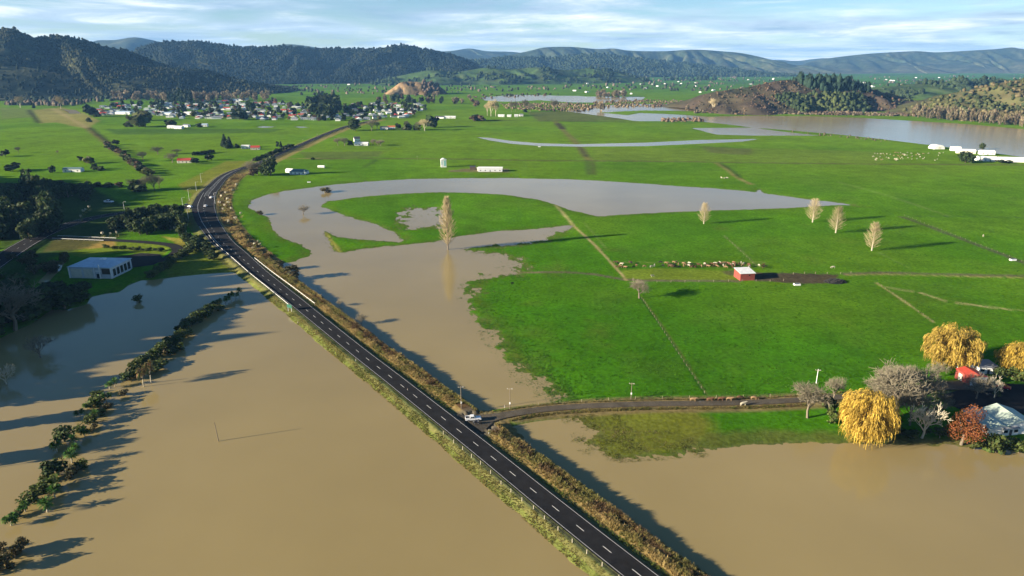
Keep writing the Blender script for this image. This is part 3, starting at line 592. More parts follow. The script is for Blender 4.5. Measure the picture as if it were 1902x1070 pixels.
H6 = hill('hill', [(690, 150, 4200), (740, 141, 4250), (800, 130, 4300), (850, 133, 4350), (900, 126, 4400), (950, 128, 4450), (1000, 125, 4500), (1050, 130, 4550), (1110, 127, 4700), (1160, 138, 4900)],
  420, 400, 'green rolling spurs with bush in the gullies', c_green, 51, 0.45, 2.6, 18, (26, 8), 1.0, 10)
H7 = hill('hill', [(716, 172, 2780), (728, 164, 2790), (744, 153, 2800), (762, 151, 2810), (790, 154, 2820), (808, 158, 2830), (824, 168, 2840)],
  75, 90, 'tan bare hillock with a quarried face beside the town', c_tan, 61, 0.35, 4, 6, (18, 8), 0.8, 6)
H8 = hill('hill', [(1282, 183, 1830), (1310, 174, 1840), (1340, 168, 1850), (1375, 164, 1870), (1410, 157, 1890), (1440, 150, 1900), (1462, 148, 1910), (1490, 150, 1920), (1530, 152, 1930), (1570, 154, 1950), (1610, 163, 1970), (1650, 174, 1990), (1690, 186, 2000)],
  185, 200, 'brown scrubby hill beside the flooded river', c_brown, 71, 0.40, 3.0, 9, (26, 8), 1.0, 6)
H9 = hill('hill', [(1690, 200, 1640), (1730, 190, 1640), (1770, 178, 1640), (1810, 168, 1640), (1850, 155, 1640), (1902, 146, 1640), (1980, 135, 1640), (2100, 130, 1640), (2250, 160, 1640)],
  240, 300, 'olive scrub covered slope above the riverside poplars', c_scrub, 81, 0.40, 3.2, 9, (26, 8), 1.0, 7)
H10 = hill('hill', [(1600, 168, 2700), (1660, 160, 2700), (1720, 154, 2700), (1770, 150, 2700), (1830, 148, 2650), (1902, 148, 2650), (2000, 140, 2600), (2150, 150, 2600)],
  360, 300, 'green spur with dark bush behind the scrub slope', c_green, 91, 0.35, 3, 12, (20, 8), 1.0, 8)
r = RNG
P = pick(H1, 19500, -0.97, 0.12, 1); w = (fbm(P[:, 0] / 140, P[:, 1] / 140, 4, 34) + fbm(P[:, 0] / 45, P[:, 1] / 45, 3, 44)) < .42; P = P[w | (RNG.random(len(P)) < .25)]; forest('forest', P, 4.7, [(0.007, 0.013, 0.006), (0.010, 0.018, 0.008), (0.014, 0.022, 0.010), (0.034, 0.038, 0.018)], 'dark forest trees covering the steep hill', 2)
P = pick(H2, 14000, -0.95, 0.10, 3); forest('forest', P, 6.9, [(0.007, 0.012, 0.007), (0.010, 0.016, 0.009), (0.016, 0.021, 0.011)], 'dark forest trees covering the long ridge', 4)
P = pick(H6, 900, -0.9, 0.3, 5); w = fbm(P[:, 0] / 120, P[:, 1] / 120, 3, 8) > -0.02; forest('bush', P[w], 8.0, [(0.018, 0.03, 0.013), (0.03, 0.045, 0.018)], 'native bush in the gullies of the green spurs', 6)
P = pick(H4b, 6000, -0.95, 0.05, 7); forest('forest', P, 10.0, [(0.018, 0.03, 0.014), (0.028, 0.042, 0.02)], 'dark forest trees on the lower foothills', 8)
P = pick(H8, 900, -0.95, 0.2, 9, 0.28, 0.62); w = P[:, 2] < 38; forest('bush', P[w], 4.6, [(0.045, 0.06, 0.02), (0.06, 0.075, 0.025), (0.03, 0.045, 0.018)], 'olive green bush on the foot of the brown hill', 10)
P = pick(H8, 330, -0.40, 0.3, 11, 0.46, 0.74); forest('pine_wood', P, 5.0, [(0.015, 0.030, 0.020), (0.02, 0.038, 0.024)], 'dark pines crowning the brown hill', 12, 2.2)
P = pick(H8, 500, -0.95, 0.2, 13, 0.0, 0.5); forest('scrub', P, 2.2, [(0.10, 0.065, 0.04), (0.13, 0.09, 0.05), (0.06, 0.05, 0.03)], 'low brown scrub on the hill by the river', 14, 0.9)
P = pick(H8, 300, -0.9, 0.2, 113, 0.6, 1.0); forest('scrub', P, 3.0, [(0.09, 0.06, 0.04), (0.05, 0.06, 0.025)], 'brown and olive scrub on the back of the hill', 114, 0.9)
P = pick(H9, 1900, -0.97, 0.3, 15); forest('scrub', P, 4.0, [(0.085, 0.085, 0.034), (0.06, 0.07, 0.026), (0.036, 0.048, 0.02), (0.11, 0.09, 0.045)], 'olive scrub covering the slope above the poplars', 16, 0.95)
P = pick(H10, 900, -0.75, 0.3, 17); w = (fbm(P[:, 0] / 150, P[:, 1] / 150, 3, 4) > -0.05); forest('bush', P[w], 7.0, [(0.02, 0.033, 0.016), (0.03, 0.045, 0.02)], 'dark bush on the spur behind the scrub slope', 18)
P = pick(H7, 90, -0.9, 0.6, 23, 0.62, 1.0); forest('bush', P, 6.0, [(0.02, 0.03, 0.016), (0.10, 0.075, 0.055)], 'dark trees on the end of the quarried hillock', 24, 1.2)
# bush-clad hill left of the floods; it shades the corner of the flooded field
H0 = hill('hill', [(-430, 140, 20), (-365, 178, 40), (-335, 198, 46), (-328, 240, 48), (-326, 280, 47), (-346, 318, 44), (-400, 352, 42), (-450, 385, 14)], 62, 120, 'bush covered hill shading the floods', c_forest, 101, 0.15, 2.5, 6, (14, 10), 0.8, 2, world=True)
P = pick(H0, 420, -0.9, 0.6, 19); forest('forest', P, 4.5, [(0.017, 0.030, 0.012), (0.03, 0.045, 0.018)], 'dark bush on the hill shading the floods', 20, 1.2)
H0b = hill('hill', [(-500, 395, 12), (-550, 432, 52), (-600, 490, 72), (-665, 570, 74), (-730, 650, 50), (-800, 740, 12)], 90, 120, 'bush covered hill shading the junction trees', c_forest, 103, 0.15, 2.5, 7, (14, 10), 0.8, 2, world=True)  # unseen hill added out of view, crest raised to shade the wood
P = pick(H0b, 520, -0.9, 0.6, 119); forest('forest', P, 5.0, [(0.017, 0.030, 0.012), (0.03, 0.045, 0.018)], 'dark bush on the hill above the junction', 120, 1.2)

# ------------------------------------------------------------------ tree builders (unit trees: height 1, crown radius 0.5)
def leafcloud(blobs, n, size, col, seed, squash=1.0, tint=0.45, shell=0.55):
    r = np.random.default_rng(seed); B = np.array(blobs, float); vol = np.prod(B[:, 3:], 1) ** 0.7; k = r.choice(len(B), n, p=vol / vol.sum())
    d = r.normal(size=(n, 3)); d /= np.linalg.norm(d, axis=1)[:, None]; rad = r.uniform(shell, 1.05, n)[:, None]
    P = B[k, :3] + d * rad * B[k, 3:]
    nn = d + r.normal(size=(n, 3)) * 0.6; nn /= np.linalg.norm(nn, axis=1)[:, None]
    a = np.cross(nn, r.normal(size=(n, 3))); a /= np.linalg.norm(a, axis=1)[:, None] + 1e-9; b_ = np.cross(nn, a)
    s = size * r.uniform(0.55, 1.35, n)[:, None]; a = a * s; b_ = b_ * s * squash
    V = np.stack([P - a - b_ * 0.7, P + a * 0.8 - b_, P + a + b_ * 0.8, P - a * 0.7 + b_], 1).reshape(-1, 3)
    F_ = np.arange(4 * n).reshape(-1, 4)
    c = np.array(col)[None] * r.uniform(1 - tint, 1 + tint, (n, 1)) * (1 + r.normal(size=(n, 3)) * 0.07)
    return V, F_, np.repeat(np.clip(c, 0.004, 1), 4, 0)
def blobs_for(seed, k=9, low=0.25, lumpy=0.22):
    r = random.Random(seed); o = [(0, 0, 0.6, 0.30, 0.30, 0.32)]
    for i in range(k):
        a = 6.283 * i / k + r.uniform(-.4, .4); z = r.uniform(low + 0.08, 0.80); q = 0.30 * math.sqrt(max(0.15, 1 - ((z - 0.5) / 0.5) ** 2)) * r.uniform(.7, 1.1)
        s = lumpy * r.uniform(0.7, 1.15); o.append((math.cos(a) * q, math.sin(a) * q, z, s, s, s * 0.85))
    return o
def trunk_mesh(seed, h=0.5, rad=0.035, mt=None, limbs=5, sides=6):
    r = random.Random(seed); b = MB(); b.tube([(0, 0, -0.03), (0.01, 0, h * 0.5), (0.0, 0.01, h)], [rad * 1.3, rad, rad * 0.7], sides)
    for i in range(limbs):
        a = 6.283 * i / limbs + r.uniform(-.4, .4); e = r.uniform(0.18, 0.32)
        b.tube([(0, 0, h * r.uniform(.6, .95)), (math.cos(a) * e * .5, math.sin(a) * e * .5, h + 0.08), (math.cos(a) * e, math.sin(a) * e, h + r.uniform(.15, .3))], [rad * .6, rad * .4, rad * .15], 4)
    return b.mesh('trunk', mt or m_bark, True)
def leafy(seed, n, size, col, k=9, low=0.25, lumpy=0.22, trunk=0.45, tint=0.45):
    return [('trunk', trunk_mesh(seed, trunk)), ('crown', np_mesh('crown', *leafcloud(blobs_for(seed, k, low, lumpy), n, size, col, seed, tint=tint)[:2], m_leaf, leafcloud(blobs_for(seed, k, low, lumpy), n, size, col, seed, tint=tint)[2]))]
def joined(name, V, F_, C, trunk_r=0.03, trunk_h=0.45, tc=(0.10, 0.08, 0.055)):
    """far tree: trunk and crown in one small mesh"""
    b = MB(); b.tube([(0, 0, -0.02), (0, 0, trunk_h)], [trunk_r, trunk_r * .6], 4, cap=False)
    tv = np.array(b.v); tf = np.array(b.f)
    return np_mesh(name, np.vstack([V, tv]), np.vstack([F_, tf + len(V)]), m_leaf, np.vstack([C, np.tile(tc, (len(tv), 1))]))
def cone_blobs(seed, k=7):
    return [(random.Random(seed + i).uniform(-.04, .04), random.Random(seed - i).uniform(-.04, .04), 0.15 + 0.8 * i / k, 0.42 * (1 - i / k) + 0.07, 0.42 * (1 - i / k) + 0.07, 0.12) for i in range(k)]
def norm_parts(mbs):
    A = np.vstack([np.array(m.v) for m in mbs]); zt = A[:, 2].max(); q = np.percentile(np.hypot(A[:, 0], A[:, 1]), 99.2)
    for m in mbs: m.v = [(p[0] / q * .5, p[1] / q * .5, p[2] / zt) for p in m.v]
def bare_tree(seed, mt_twig, mt_bark, thick=1.0, kids=(7, 5, 5, 5), up=0.30, spread=0.75, trunk=2.2):
    r = random.Random(seed); T = MB(); Cn = MB()
    def grow(p, d, Ln, rad, lev):
        mid = p + d * Ln * 0.5 + Vector((r.uniform(-1, 1), r.uniform(-1, 1), r.uniform(-.5, .5))) * Ln * 0.07
        e = p + d * Ln + Vector((r.uniform(-1, 1), r.uniform(-1, 1), r.uniform(0, 1))) * Ln * 0.10
        (T if lev < 2 else Cn).tube([p, mid, e], [rad, rad * .75, rad * .45], 5 if lev < 1 else 3, cap=False)
        if lev >= len(kids): return
        for i in range(kids[lev]):
            t = r.uniform(.45, 1.0); q = mid.lerp(e, (t - .5) * 2) if t > .5 else p.lerp(mid, t * 2)
            a = 6.283 * (i + r.random() * .7) / kids[lev]
            w = d.orthogonal().normalized(); w.rotate(Matrix.Rotation(a, 3, d))
            nd_ = (d + w * spread * r.uniform(.6, 1.3) + Vector((0, 0, up * r.uniform(.4, 1.2)))).normalized()
            grow(q, nd_, Ln * r.uniform(.52, .8), max(rad * 0.5, 0.019 * thick), lev + 1)
    grow(Vector((0, 0, -0.2)), Vector((r.uniform(-.05, .05), r.uniform(-.05, .05), 1)), trunk + 0.2, 0.15, 0)
    norm_parts([T, Cn]); return [('trunk', T.mesh('trunk', mt_bark)), ('crown', Cn.mesh('crown', mt_twig))]
def bare_poplar(seed, mt_twig, mt_bark, n=90, thick=1.0, slim=0.15, tops=0):
    r = random.Random(seed); T = MB(); Cn = MB()
    T.tube([(0, 0, -.2), (0.05, 0, 5), (0, 0.05, 12), (0, 0, 19)], [0.32, 0.25, 0.14, 0.03], 6)
    for i in range(n):
        t_ = (i / n) ** 0.9; z = 1.6 + 16.5 * t_; a = i * 2.39996 + r.uniform(-.3, .3); f = (1 - t_) ** (.42 if slim > .18 else .6) * min(1, .6 + 1.6 * t_)
        Ln = 20 * slim * 1.15 * f * r.uniform(.75, 1.2) + .5; tilt = r.uniform(.8, 1.15) * (1.25 - .65 * t_)
        p = Vector((0, 0, z)); d = Vector((math.cos(a) * tilt, math.sin(a) * tilt, 1)).normalized(); e = p + d * Ln * 1.25
        Cn.tube([p, p.lerp(e, .55) + Vector((math.cos(a), math.sin(a), -.3)) * Ln * .08, e], [.07 * thick, .05 * thick, .015 * thick], 3, cap=False)
        for k in range(9):
            q = p.lerp(e, r.uniform(.25, 1)); dd = (d + Vector((r.uniform(-.7, .7), r.uniform(-.7, .7), r.uniform(.1, .9)))).normalized()
            Cn.tube([q, q + dd * r.uniform(.5, 1.3)], [.03 * thick, .014 * thick], 3, cap=False)
    norm_parts([T, Cn]); return [('trunk', T.mesh('trunk', mt_bark)), ('crown', Cn.mesh('crown', mt_twig))]
def willow(seed, col, n=7500):
    r = random.Random(seed); T = MB(); T.tube([(0, 0, -.03), (.01, 0, .14), (0, .01, .26)], [.032, .024, .018], 7)
    hubs = []
    for i in range(46):
        u_ = 1 - 1.55 * (i + .5) / 46; a = i * 2.39996 + r.uniform(-.3, .3); q = .37 * math.sqrt(max(0, 1 - u_ * u_)) * r.uniform(.82, 1.12); z = .50 + .37 * u_ + r.uniform(-.05, .05)
        e = (math.cos(a) * q, math.sin(a) * q, z); hubs.append(e); T.tube([(0, 0, .16), (e[0] * .4, e[1] * .4, .16 + (z - .16) * .6), e], [.012, .007, .002], 4)
    rg = np.random.default_rng(seed); Hb = np.array(hubs + [(x * .6, y * .6, z - .14) for x, y, z in hubs]); k = rg.integers(0, len(Hb), n)
    d = rg.normal(size=(n, 3)); d /= np.linalg.norm(d, axis=1)[:, None]; P = Hb[k] + d * rg.uniform(.5, 1.1, (n, 1)) * np.array((.105, .105, .085))
    out_ = P * (1, 1, 0); ro = np.linalg.norm(out_, axis=1)[:, None]; out_ /= ro + 1e-6; drop = rg.uniform(.02, .11, n)[:, None] * (.5 + 1.8 * ro) * (1 + 1.2 * (rg.random((n, 1)) > .93))
    tint = (np.repeat(rg.uniform(.72, 1.2, len(Hb))[k][:, None], 1, 1) * rg.uniform(.65, 1.35, (n, 1))); Vs = []; Cs = []; ang = rg.uniform(0, 3.14, n); w = rg.uniform(.0028, .006, n)[:, None]
    for q in range(3):
        P2 = P + out_ * .010 * (2 - q) + rg.normal(size=(n, 3)) * (.006, .006, 0) - np.array((0, 0, 1)) * drop * (.22, .33, .45)[q]; P2[:, 2] = np.maximum(P2[:, 2], .015); ang = ang + rg.uniform(-.8, .8, n)
        s_ = np.stack([np.cos(ang), np.sin(ang), 0 * ang], 1) * w * (1.3, 1.1, .7)[q]; Vs.append(np.stack([P - s_, P + s_, P2 + s_, P2 - s_], 1)); Cs.append(np.repeat((np.array(col) * tint * rg.uniform(.85, 1.15, (n, 1)))[:, None], 4, 1)); P = P2
    V = np.concatenate(Vs).reshape(-1, 3); Cc = np.concatenate(Cs).reshape(-1, 3)
    V = np.array([tuple(p) for p in V])
    return [('trunk', T.mesh('trunk', m_bark, True)), ('crown', np_mesh('crown', V, np.arange(len(V)).reshape(-1, 4), m_leaf, np.array(Cc)))]
def cabbage(seed, heads, col):
    r = random.Random(seed); T = MB(); V = []; F_ = []; Cc = []
    T.tube([(0, 0, -.2), (.02, 0, .18), (0, .02, .34)], [.045, .036, .03], 6); tips = []
    for i in range(heads):
        a = 6.283 * i / heads + r.uniform(-.4, .4); q = r.uniform(.14, .24) if heads > 1 else 0; z = r.uniform(.50, .68)
        tips.append((math.cos(a) * q, math.sin(a) * q, z)); T.tube([(0, 0, .4), (math.cos(a) * q * .6, math.sin(a) * q * .6, .52), tips[-1]], [.02, .017, .014], 5)
    for t in tips:
        R_ = .31 if heads > 1 else .46
        for k in range(90):
            a = r.uniform(0, 6.283); e = r.uniform(-.75, 1.45); d = Vector((math.cos(a) * math.cos(e), math.sin(a) * math.cos(e), math.sin(e)))
            s_ = d.cross(Vector((0, 0, 1))).normalized() * .032; p = Vector(t); m = p + d * R_ * .6 + Vector((0, 0, .02)); q = p + d * R_ * r.uniform(.85, 1.1) - Vector((0, 0, .05))
            b0 = len(V); V += [p - s_ * .5, p + s_ * .5, m + s_, m - s_, q]; F_ += [(b0, b0 + 1, b0 + 2, b0 + 3), (b0 + 3, b0 + 2, b0 + 4, b0 + 4)]
            Cc += [tuple(c * r.uniform(.65, 1.35) for c in col)] * 5
    F_ = [f if len(set(f)) == 4 else f[:3] for f in F_]
    me = bpy.data.meshes.new('crown'); me.from_pydata([tuple(p) for p in V], [], F_); me.materials.append(m_leaf)
    ca = me.color_attributes.new('Col', 'FLOAT_COLOR', 'POINT'); ca.data.foreach_set('color', np.hstack([np.array(Cc), np.ones((len(Cc), 1))]).astype(np.float32).ravel())
    return [('trunk', T.mesh('trunk', m_palebark, True)), ('crown', me)]
cDK, cMID, cOL = (0.034, 0.055, 0.017), (0.040, 0.070, 0.018), (0.085, 0.095, 0.028)
PR = {}
PR['shrub'] = [leafy(10 + i, 420, 0.055, c, 8, 0.02, 0.26, 0.3) for i, c in enumerate([(0.065, 0.090, 0.020), (0.080, 0.105, 0.024), (0.050, 0.072, 0.020)])]
PR['brownshrub'] = [leafy(20, 380, 0.05, (0.10, 0.085, 0.035), 8, 0.02, 0.24, 0.3), leafy(21, 380, 0.05, (0.075, 0.07, 0.03), 8, 0.02, 0.24, 0.3)]
PR['cabbage'] = [cabbage(1, 1, (0.075, 0.155, 0.025)), cabbage(2, 3, (0.07, 0.145, 0.022)), cabbage(3, 2, (0.08, 0.15, 0.03))]
PR['deadcabbage'] = [cabbage(5, 2, (0.20, 0.17, 0.07))]
PR['evergreen'] = [leafy(30 + i, 700, 0.05, c, 11, 0.12, 0.22, 0.4) for i, c in enumerate([cDK, (0.045, 0.07, 0.02), (0.055, 0.078, 0.024)])]
PR['conifer'] = [[('trunk', trunk_mesh(41, 0.5, 0.03, None, 0)), ('crown', (lambda q: np_mesh('crown', q[0], q[1], m_leaf, q[2]))(leafcloud(cone_blobs(41), 600, 0.055, (0.018, 0.036, 0.016), 41)))]]
PR['bare'] = [bare_tree(50, m_twig, m_bark), bare_tree(51, m_twig, m_bark, 1.0, trunk=1.8), bare_tree(52, m_twig, m_bark, 1.0, (8, 5, 5, 5), 0.2, 0.95, 1.6)]
PR['baretan'] = [bare_tree(55, m_twigtan, m_palebark, 1.2, (7, 5, 5, 4)), bare_tree(56, m_twigtan, m_palebark, 1.2, (7, 5, 5, 4))]
PR['barepale'] = [bare_tree(57, m_twigpale, m_palebark, 1.2, (6, 4, 4, 5), 0.3, 0.9, 1.2)]
PR['poplar'] = [bare_poplar(60, m_twigtan, m_palebark, 100, 1.5, 0.20), bare_poplar(61, m_twigtan, m_palebark, 100, 1.5, 0.21), bare_poplar(62, m_twigtan, m_palebark, 100, 1.5, 0.19)]
PR['bigpoplar'] = [bare_poplar(64, m_twigtan, m_bark, 170, 1.5, 0.16)]
PR['willow'] = [willow(70, (0.40, 0.28, 0.055)), willow(71, (0.39, 0.265, 0.045), 8000), willow(72, (0.42, 0.29, 0.05))]
PR['rust'] = [leafy(80, 3600, 0.0125, (0.24, 0.085, 0.030), 9, 0.10, 0.22, 0.35)]
def farleaf(seed, col, n=90, size=0.16, low=0.1, k=7, tint=0.4):
    return [[('tree', joined('tree', *leafcloud(blobs_for(seed, k, low, 0.24), n, size, col, seed, tint=tint)))]]
def farcone(seed, col): return [[('tree', joined('tree', *leafcloud(cone_blobs(seed), 90, 0.14, col, seed)))]]
PR['f_dark'] = farleaf(90, cDK) + farleaf(91, (0.03, 0.05, 0.016)) + farleaf(92, (0.024, 0.04, 0.016))
PR['f_olive'] = farleaf(93, cOL) + farleaf(94, (0.06, 0.075, 0.025))
PR['f_tan'] = farleaf(95, (0.20, 0.165, 0.10), 240, 0.06, 0.02, 11) + farleaf(96, (0.235, 0.19, 0.12), 240, 0.06, 0.02, 11) + farleaf(195, (0.17, 0.135, 0.085), 240, 0.06, 0.02, 11)
PR['f_brown'] = farleaf(97, (0.12, 0.085, 0.055), 120, 0.1, 0.05) + farleaf(98, (0.15, 0.10, 0.07), 120, 0.1, 0.05)
PR['f_pine'] = farcone(99, (0.018, 0.035, 0.018)) + farcone(100, (0.02, 0.04, 0.02))
KN = {'evergreen': 'evergreen_tree', 'conifer': 'conifer', 'bare': 'bare_tree', 'baretan': 'bare_tree', 'barepale': 'bare_tree', 'poplar': 'poplar', 'bigpoplar': 'poplar', 'willow': 'willow', 'f_dark': 'broadleaf_tree', 'f_olive': 'leafy_tree', 'f_tan': 'poplar', 'f_brown': 'brown_tree', 'f_pine': 'pine', 'rust': 'tree'}
def cosdep(py): return math.cos(math.atan((py - CY) / FPX) + PITCH)
def tree(kind, px, py, ph, pw, label, cat='tree', group=None, name=None, var=None, z=None, rz=None):
    """a tree at a photo ground point, ph / pw its height and width in photo pixels"""
    x, y, gz = ground(px, py); m = mpp(px, py); pr = PR[kind]; v_ = pr[(var if var is not None else random.randrange(len(pr)))]
    nm = name or KN.get(kind, 'tree'); cat = cat if cat != 'tree' else nm.replace('_', ' ')
    return place(nm, v_, (x, y, gz if z is None else z), random.uniform(0, 6.28) if rz is None else rz, (pw * m, pw * m, ph * m / cosdep(py)), label, cat, group)

# ------------------------------------------------------------------ trees, shrubs
g = 'shrubs and cabbage trees in the flooded hedge line'
CAB = [(20, 973, 26, 26), (47, 947, 24, 24), (88, 948, 30, 30), (102, 922, 28, 24), (133, 857, 30, 26), (140, 840, 22, 22), (106, 837, 28, 22), (137, 826, 24, 22), (157, 809, 22, 18),
  (148, 772, 22, 18), (178, 778, 24, 20), (160, 758, 18, 14), (198, 743, 24, 18), (203, 720, 16, 16), (214, 716, 20, 18), (398, 570, 16, 13), (410, 567, 18, 13), (419, 562, 20, 14), (429, 556, 24, 14), (437, 553, 18, 14), (445, 549, 20, 15), (424, 560, 18, 12)]
for i, (a, b_, h, w) in enumerate(CAB): tree('cabbage', a, b_, h * .88, w * 1.25, 'green spiky cabbage tree in the hedge line standing in flood water', 'cabbage tree', g, 'cabbage_tree')
for a, b_, h, w in [(267, 716, 42, 22), (281, 709, 46, 24)]: tree('deadcabbage', a, b_, h, w, 'pale ragged cabbage tree on a bare trunk in the flood', 'cabbage tree', g, 'cabbage_tree')
SHR = [(32, 957, 16, 18), (59, 933, 30, 36), (93, 908, 34, 40), (70, 914, 26, 28), (99, 878, 34, 44), (86, 890, 22, 26), (120, 818, 40, 34), (148, 800, 18, 22), (171, 786, 26, 24), (177, 750, 26, 34), (188, 768, 18, 18), (179, 735, 18, 22), (150, 868, 22, 26),
  (238, 703, 22, 28), (250, 696, 26, 26), (253, 684, 26, 28), (262, 677, 22, 24), (272, 674, 26, 26), (286, 664, 26, 24), (296, 657, 26, 24), (305, 650, 28, 24), (315, 641, 26, 24), (326, 637, 24, 26), (318, 655, 18, 24), (338, 627, 24, 24), (341, 615, 28, 26), (332, 648, 18, 22),
  (353, 604, 26, 26), (362, 597, 28, 26), (371, 591, 26, 24), (382, 585, 26, 24), (391, 579, 26, 22), (403, 569, 20, 20), (347, 620, 18, 22), (410, 574, 14, 18), (284, 690, 18, 28), (298, 680, 20, 28)]
for a, b_, h, w in SHR: tree('shrub', a, b_, h * .74, w * 1.2, 'dark rounded shrub in the flooded hedge line', 'shrub', g, 'shrub')
for a, b_, h, w in [(134, 883, 24, 28), (229, 732, 14, 18), (174, 797, 16, 16), (200, 757, 14, 18)]: tree('brownshrub', a, b_, h, w, 'brownish half dead shrub in the flooded hedge line', 'shrub', g, 'shrub')
for a, b_, h, w in [(40, 1022, 28, 30), (28, 1032, 26, 30), (12, 1052, 32, 34), (-6, 1060, 30, 36), (2, 1016, 14, 20), (-14, 1035, 30, 40)]: tree('brownshrub', a, b_, h, w, 'grey brown shrub in flood water past the gap in the hedge', 'shrub', 'shrubs past the hedge gap', 'shrub')
for a, b_ in [(-75, 800), (-110, 868), (-60, 735), (-130, 760)]: tree('evergreen', a, b_, 75, 60, 'dark tree in the flood whose shadow lies on the water', 'tree', 'trees casting shadows on the flood')
tree('bigpoplar', 832, 462, 99, 35, 'tall bare tan poplar standing in the flood', 'tree')
for i, (a, b_, h, w) in enumerate([(1307, 416, 40, 26), (1509, 413, 45, 34), (1552, 433, 50, 35), (1619, 466, 54, 35)]):
    tree('poplar', a, b_, h, w, 'bare pale poplar standing alone on the open green paddock', 'tree', 'four poplars on the paddock', var=i % 3)
tree('bare', 1187, 554, 37, 46, 'bare round brown tree beside the barn track', 'tree', var=2)
BUSH = [('bare', 563, 397, 18, 28, 'round brown bare bush standing in the upper flood'), ('brownshrub', 606, 356, 11, 24, 'low olive bush at the far edge of the upper flood'), ('brownshrub', 483, 398, 9, 15, 'small bush on the flood edge near the highway curve'),
  ('shrub', 257, 560, 15, 20, 'small lone tree standing in the shaded flood'), ('bare', 76, 662, 42, 56, 'dark bare bush in the shaded flood'), ('barepale', 12, 712, 40, 48, 'pale bare shrub on the edge of the shaded flood'),
  ('brownshrub', 545, 517, 24, 36, 'olive bush on the bank beside the guardrail'), ('bare', 672, 600, 20, 26, 'grey bare bush on the bank of the highway'), ('bare', 632, 566, 12, 18, 'small bare bush on the bank of the highway'),
  ('brownshrub', 520, 500, 14, 24, 'olive scrub at the foot of the highway bank')]
for k, a, b_, h, w, l in BUSH: tree(k, a, b_, h, w, l, 'bush', None, 'bush')
tree('bare', 28, 612, 88, 110, 'huge dark bare tree in deep shade at the water', 'tree')
for a, b_, h, w in [(-40, 640, 90, 120), (70, 582, 46, 80), (-20, 560, 60, 100), (10, 600, 50, 90), (45, 595, 40, 70), (95, 560, 36, 60), (30, 560, 46, 80), (120, 572, 44, 60), (150, 560, 38, 50)]: tree('evergreen', a, b_, h, w, 'dark tree in deep shade at the edge of the flood', 'tree', 'shaded trees at the flood edge')
g = 'dark wood by the side highway'
rd = random.Random(5)
for i in range(46):
    a = rd.uniform(-40, 100); b_ = rd.uniform(372, 448) - max(0, a - 60) * 0.3
    tree('evergreen', a, b_, rd.uniform(36, 60), rd.uniform(34, 50), 'tall dark evergreen in the wood beside the side highway', 'tree', g)
for i in range(30):
    a = rd.uniform(-20, 168); b_ = 352 + rd.uniform(0, 18) + a * 0.03
    tree('evergreen', a, b_, rd.uniform(15, 28), rd.uniform(20, 32), 'dark shrubby tree in the belt edging the green field', 'tree', 'dark belt edging the field')
g = 'evergreens beside the junction'
for i in range(44):
    t = rd.random(); a = 212 + 132 * t; lo, hi = 402 - 4 * t, 436 + 6 * t; b_ = rd.uniform(lo, hi)
    if a < 250 and b_ < 412: continue
    tree('evergreen', a, b_, rd.uniform(18, 34), rd.uniform(22, 34), 'dense dark evergreen between the junction and the access road', 'tree', g)
for a, b_ in [(365, 458), (378, 466), (388, 474), (350, 452), (372, 452), (396, 482), (358, 468)]: tree('evergreen', a, b_, rd.uniform(16, 24), rd.uniform(22, 30), 'olive shrub tight against the highway guardrail', 'shrub', 'shrubs against the guardrail', 'shrub')
for i in range(26):
    t = i / 25; a = 352 - 72 * t; b_ = 470 + 46 * t; tree('shrub', a + rd.uniform(-3, 3), b_ + rd.uniform(-2, 2), rd.uniform(10, 16), rd.uniform(14, 20), 'trimmed dark shrub in the hedge below the access road', 'shrub', 'hedge below the access road', 'shrub')
for i in range(16): tree('shrub', 196 + i * 7 + rd.uniform(-2, 2), 461 + i * 0.4 + rd.uniform(-1, 1), rd.uniform(4, 8), rd.uniform(8, 12), 'low shrub in the hedge inside the drive loop', 'shrub', 'hedge inside the drive loop', 'shrub')
for i in range(14): tree('brownshrub', rd.uniform(20, 130), rd.uniform(478, 510), rd.uniform(10, 22), rd.uniform(16, 28), 'scrubby bush on the bank by the silver building', 'bush', 'scrub by the silver building', 'bush')
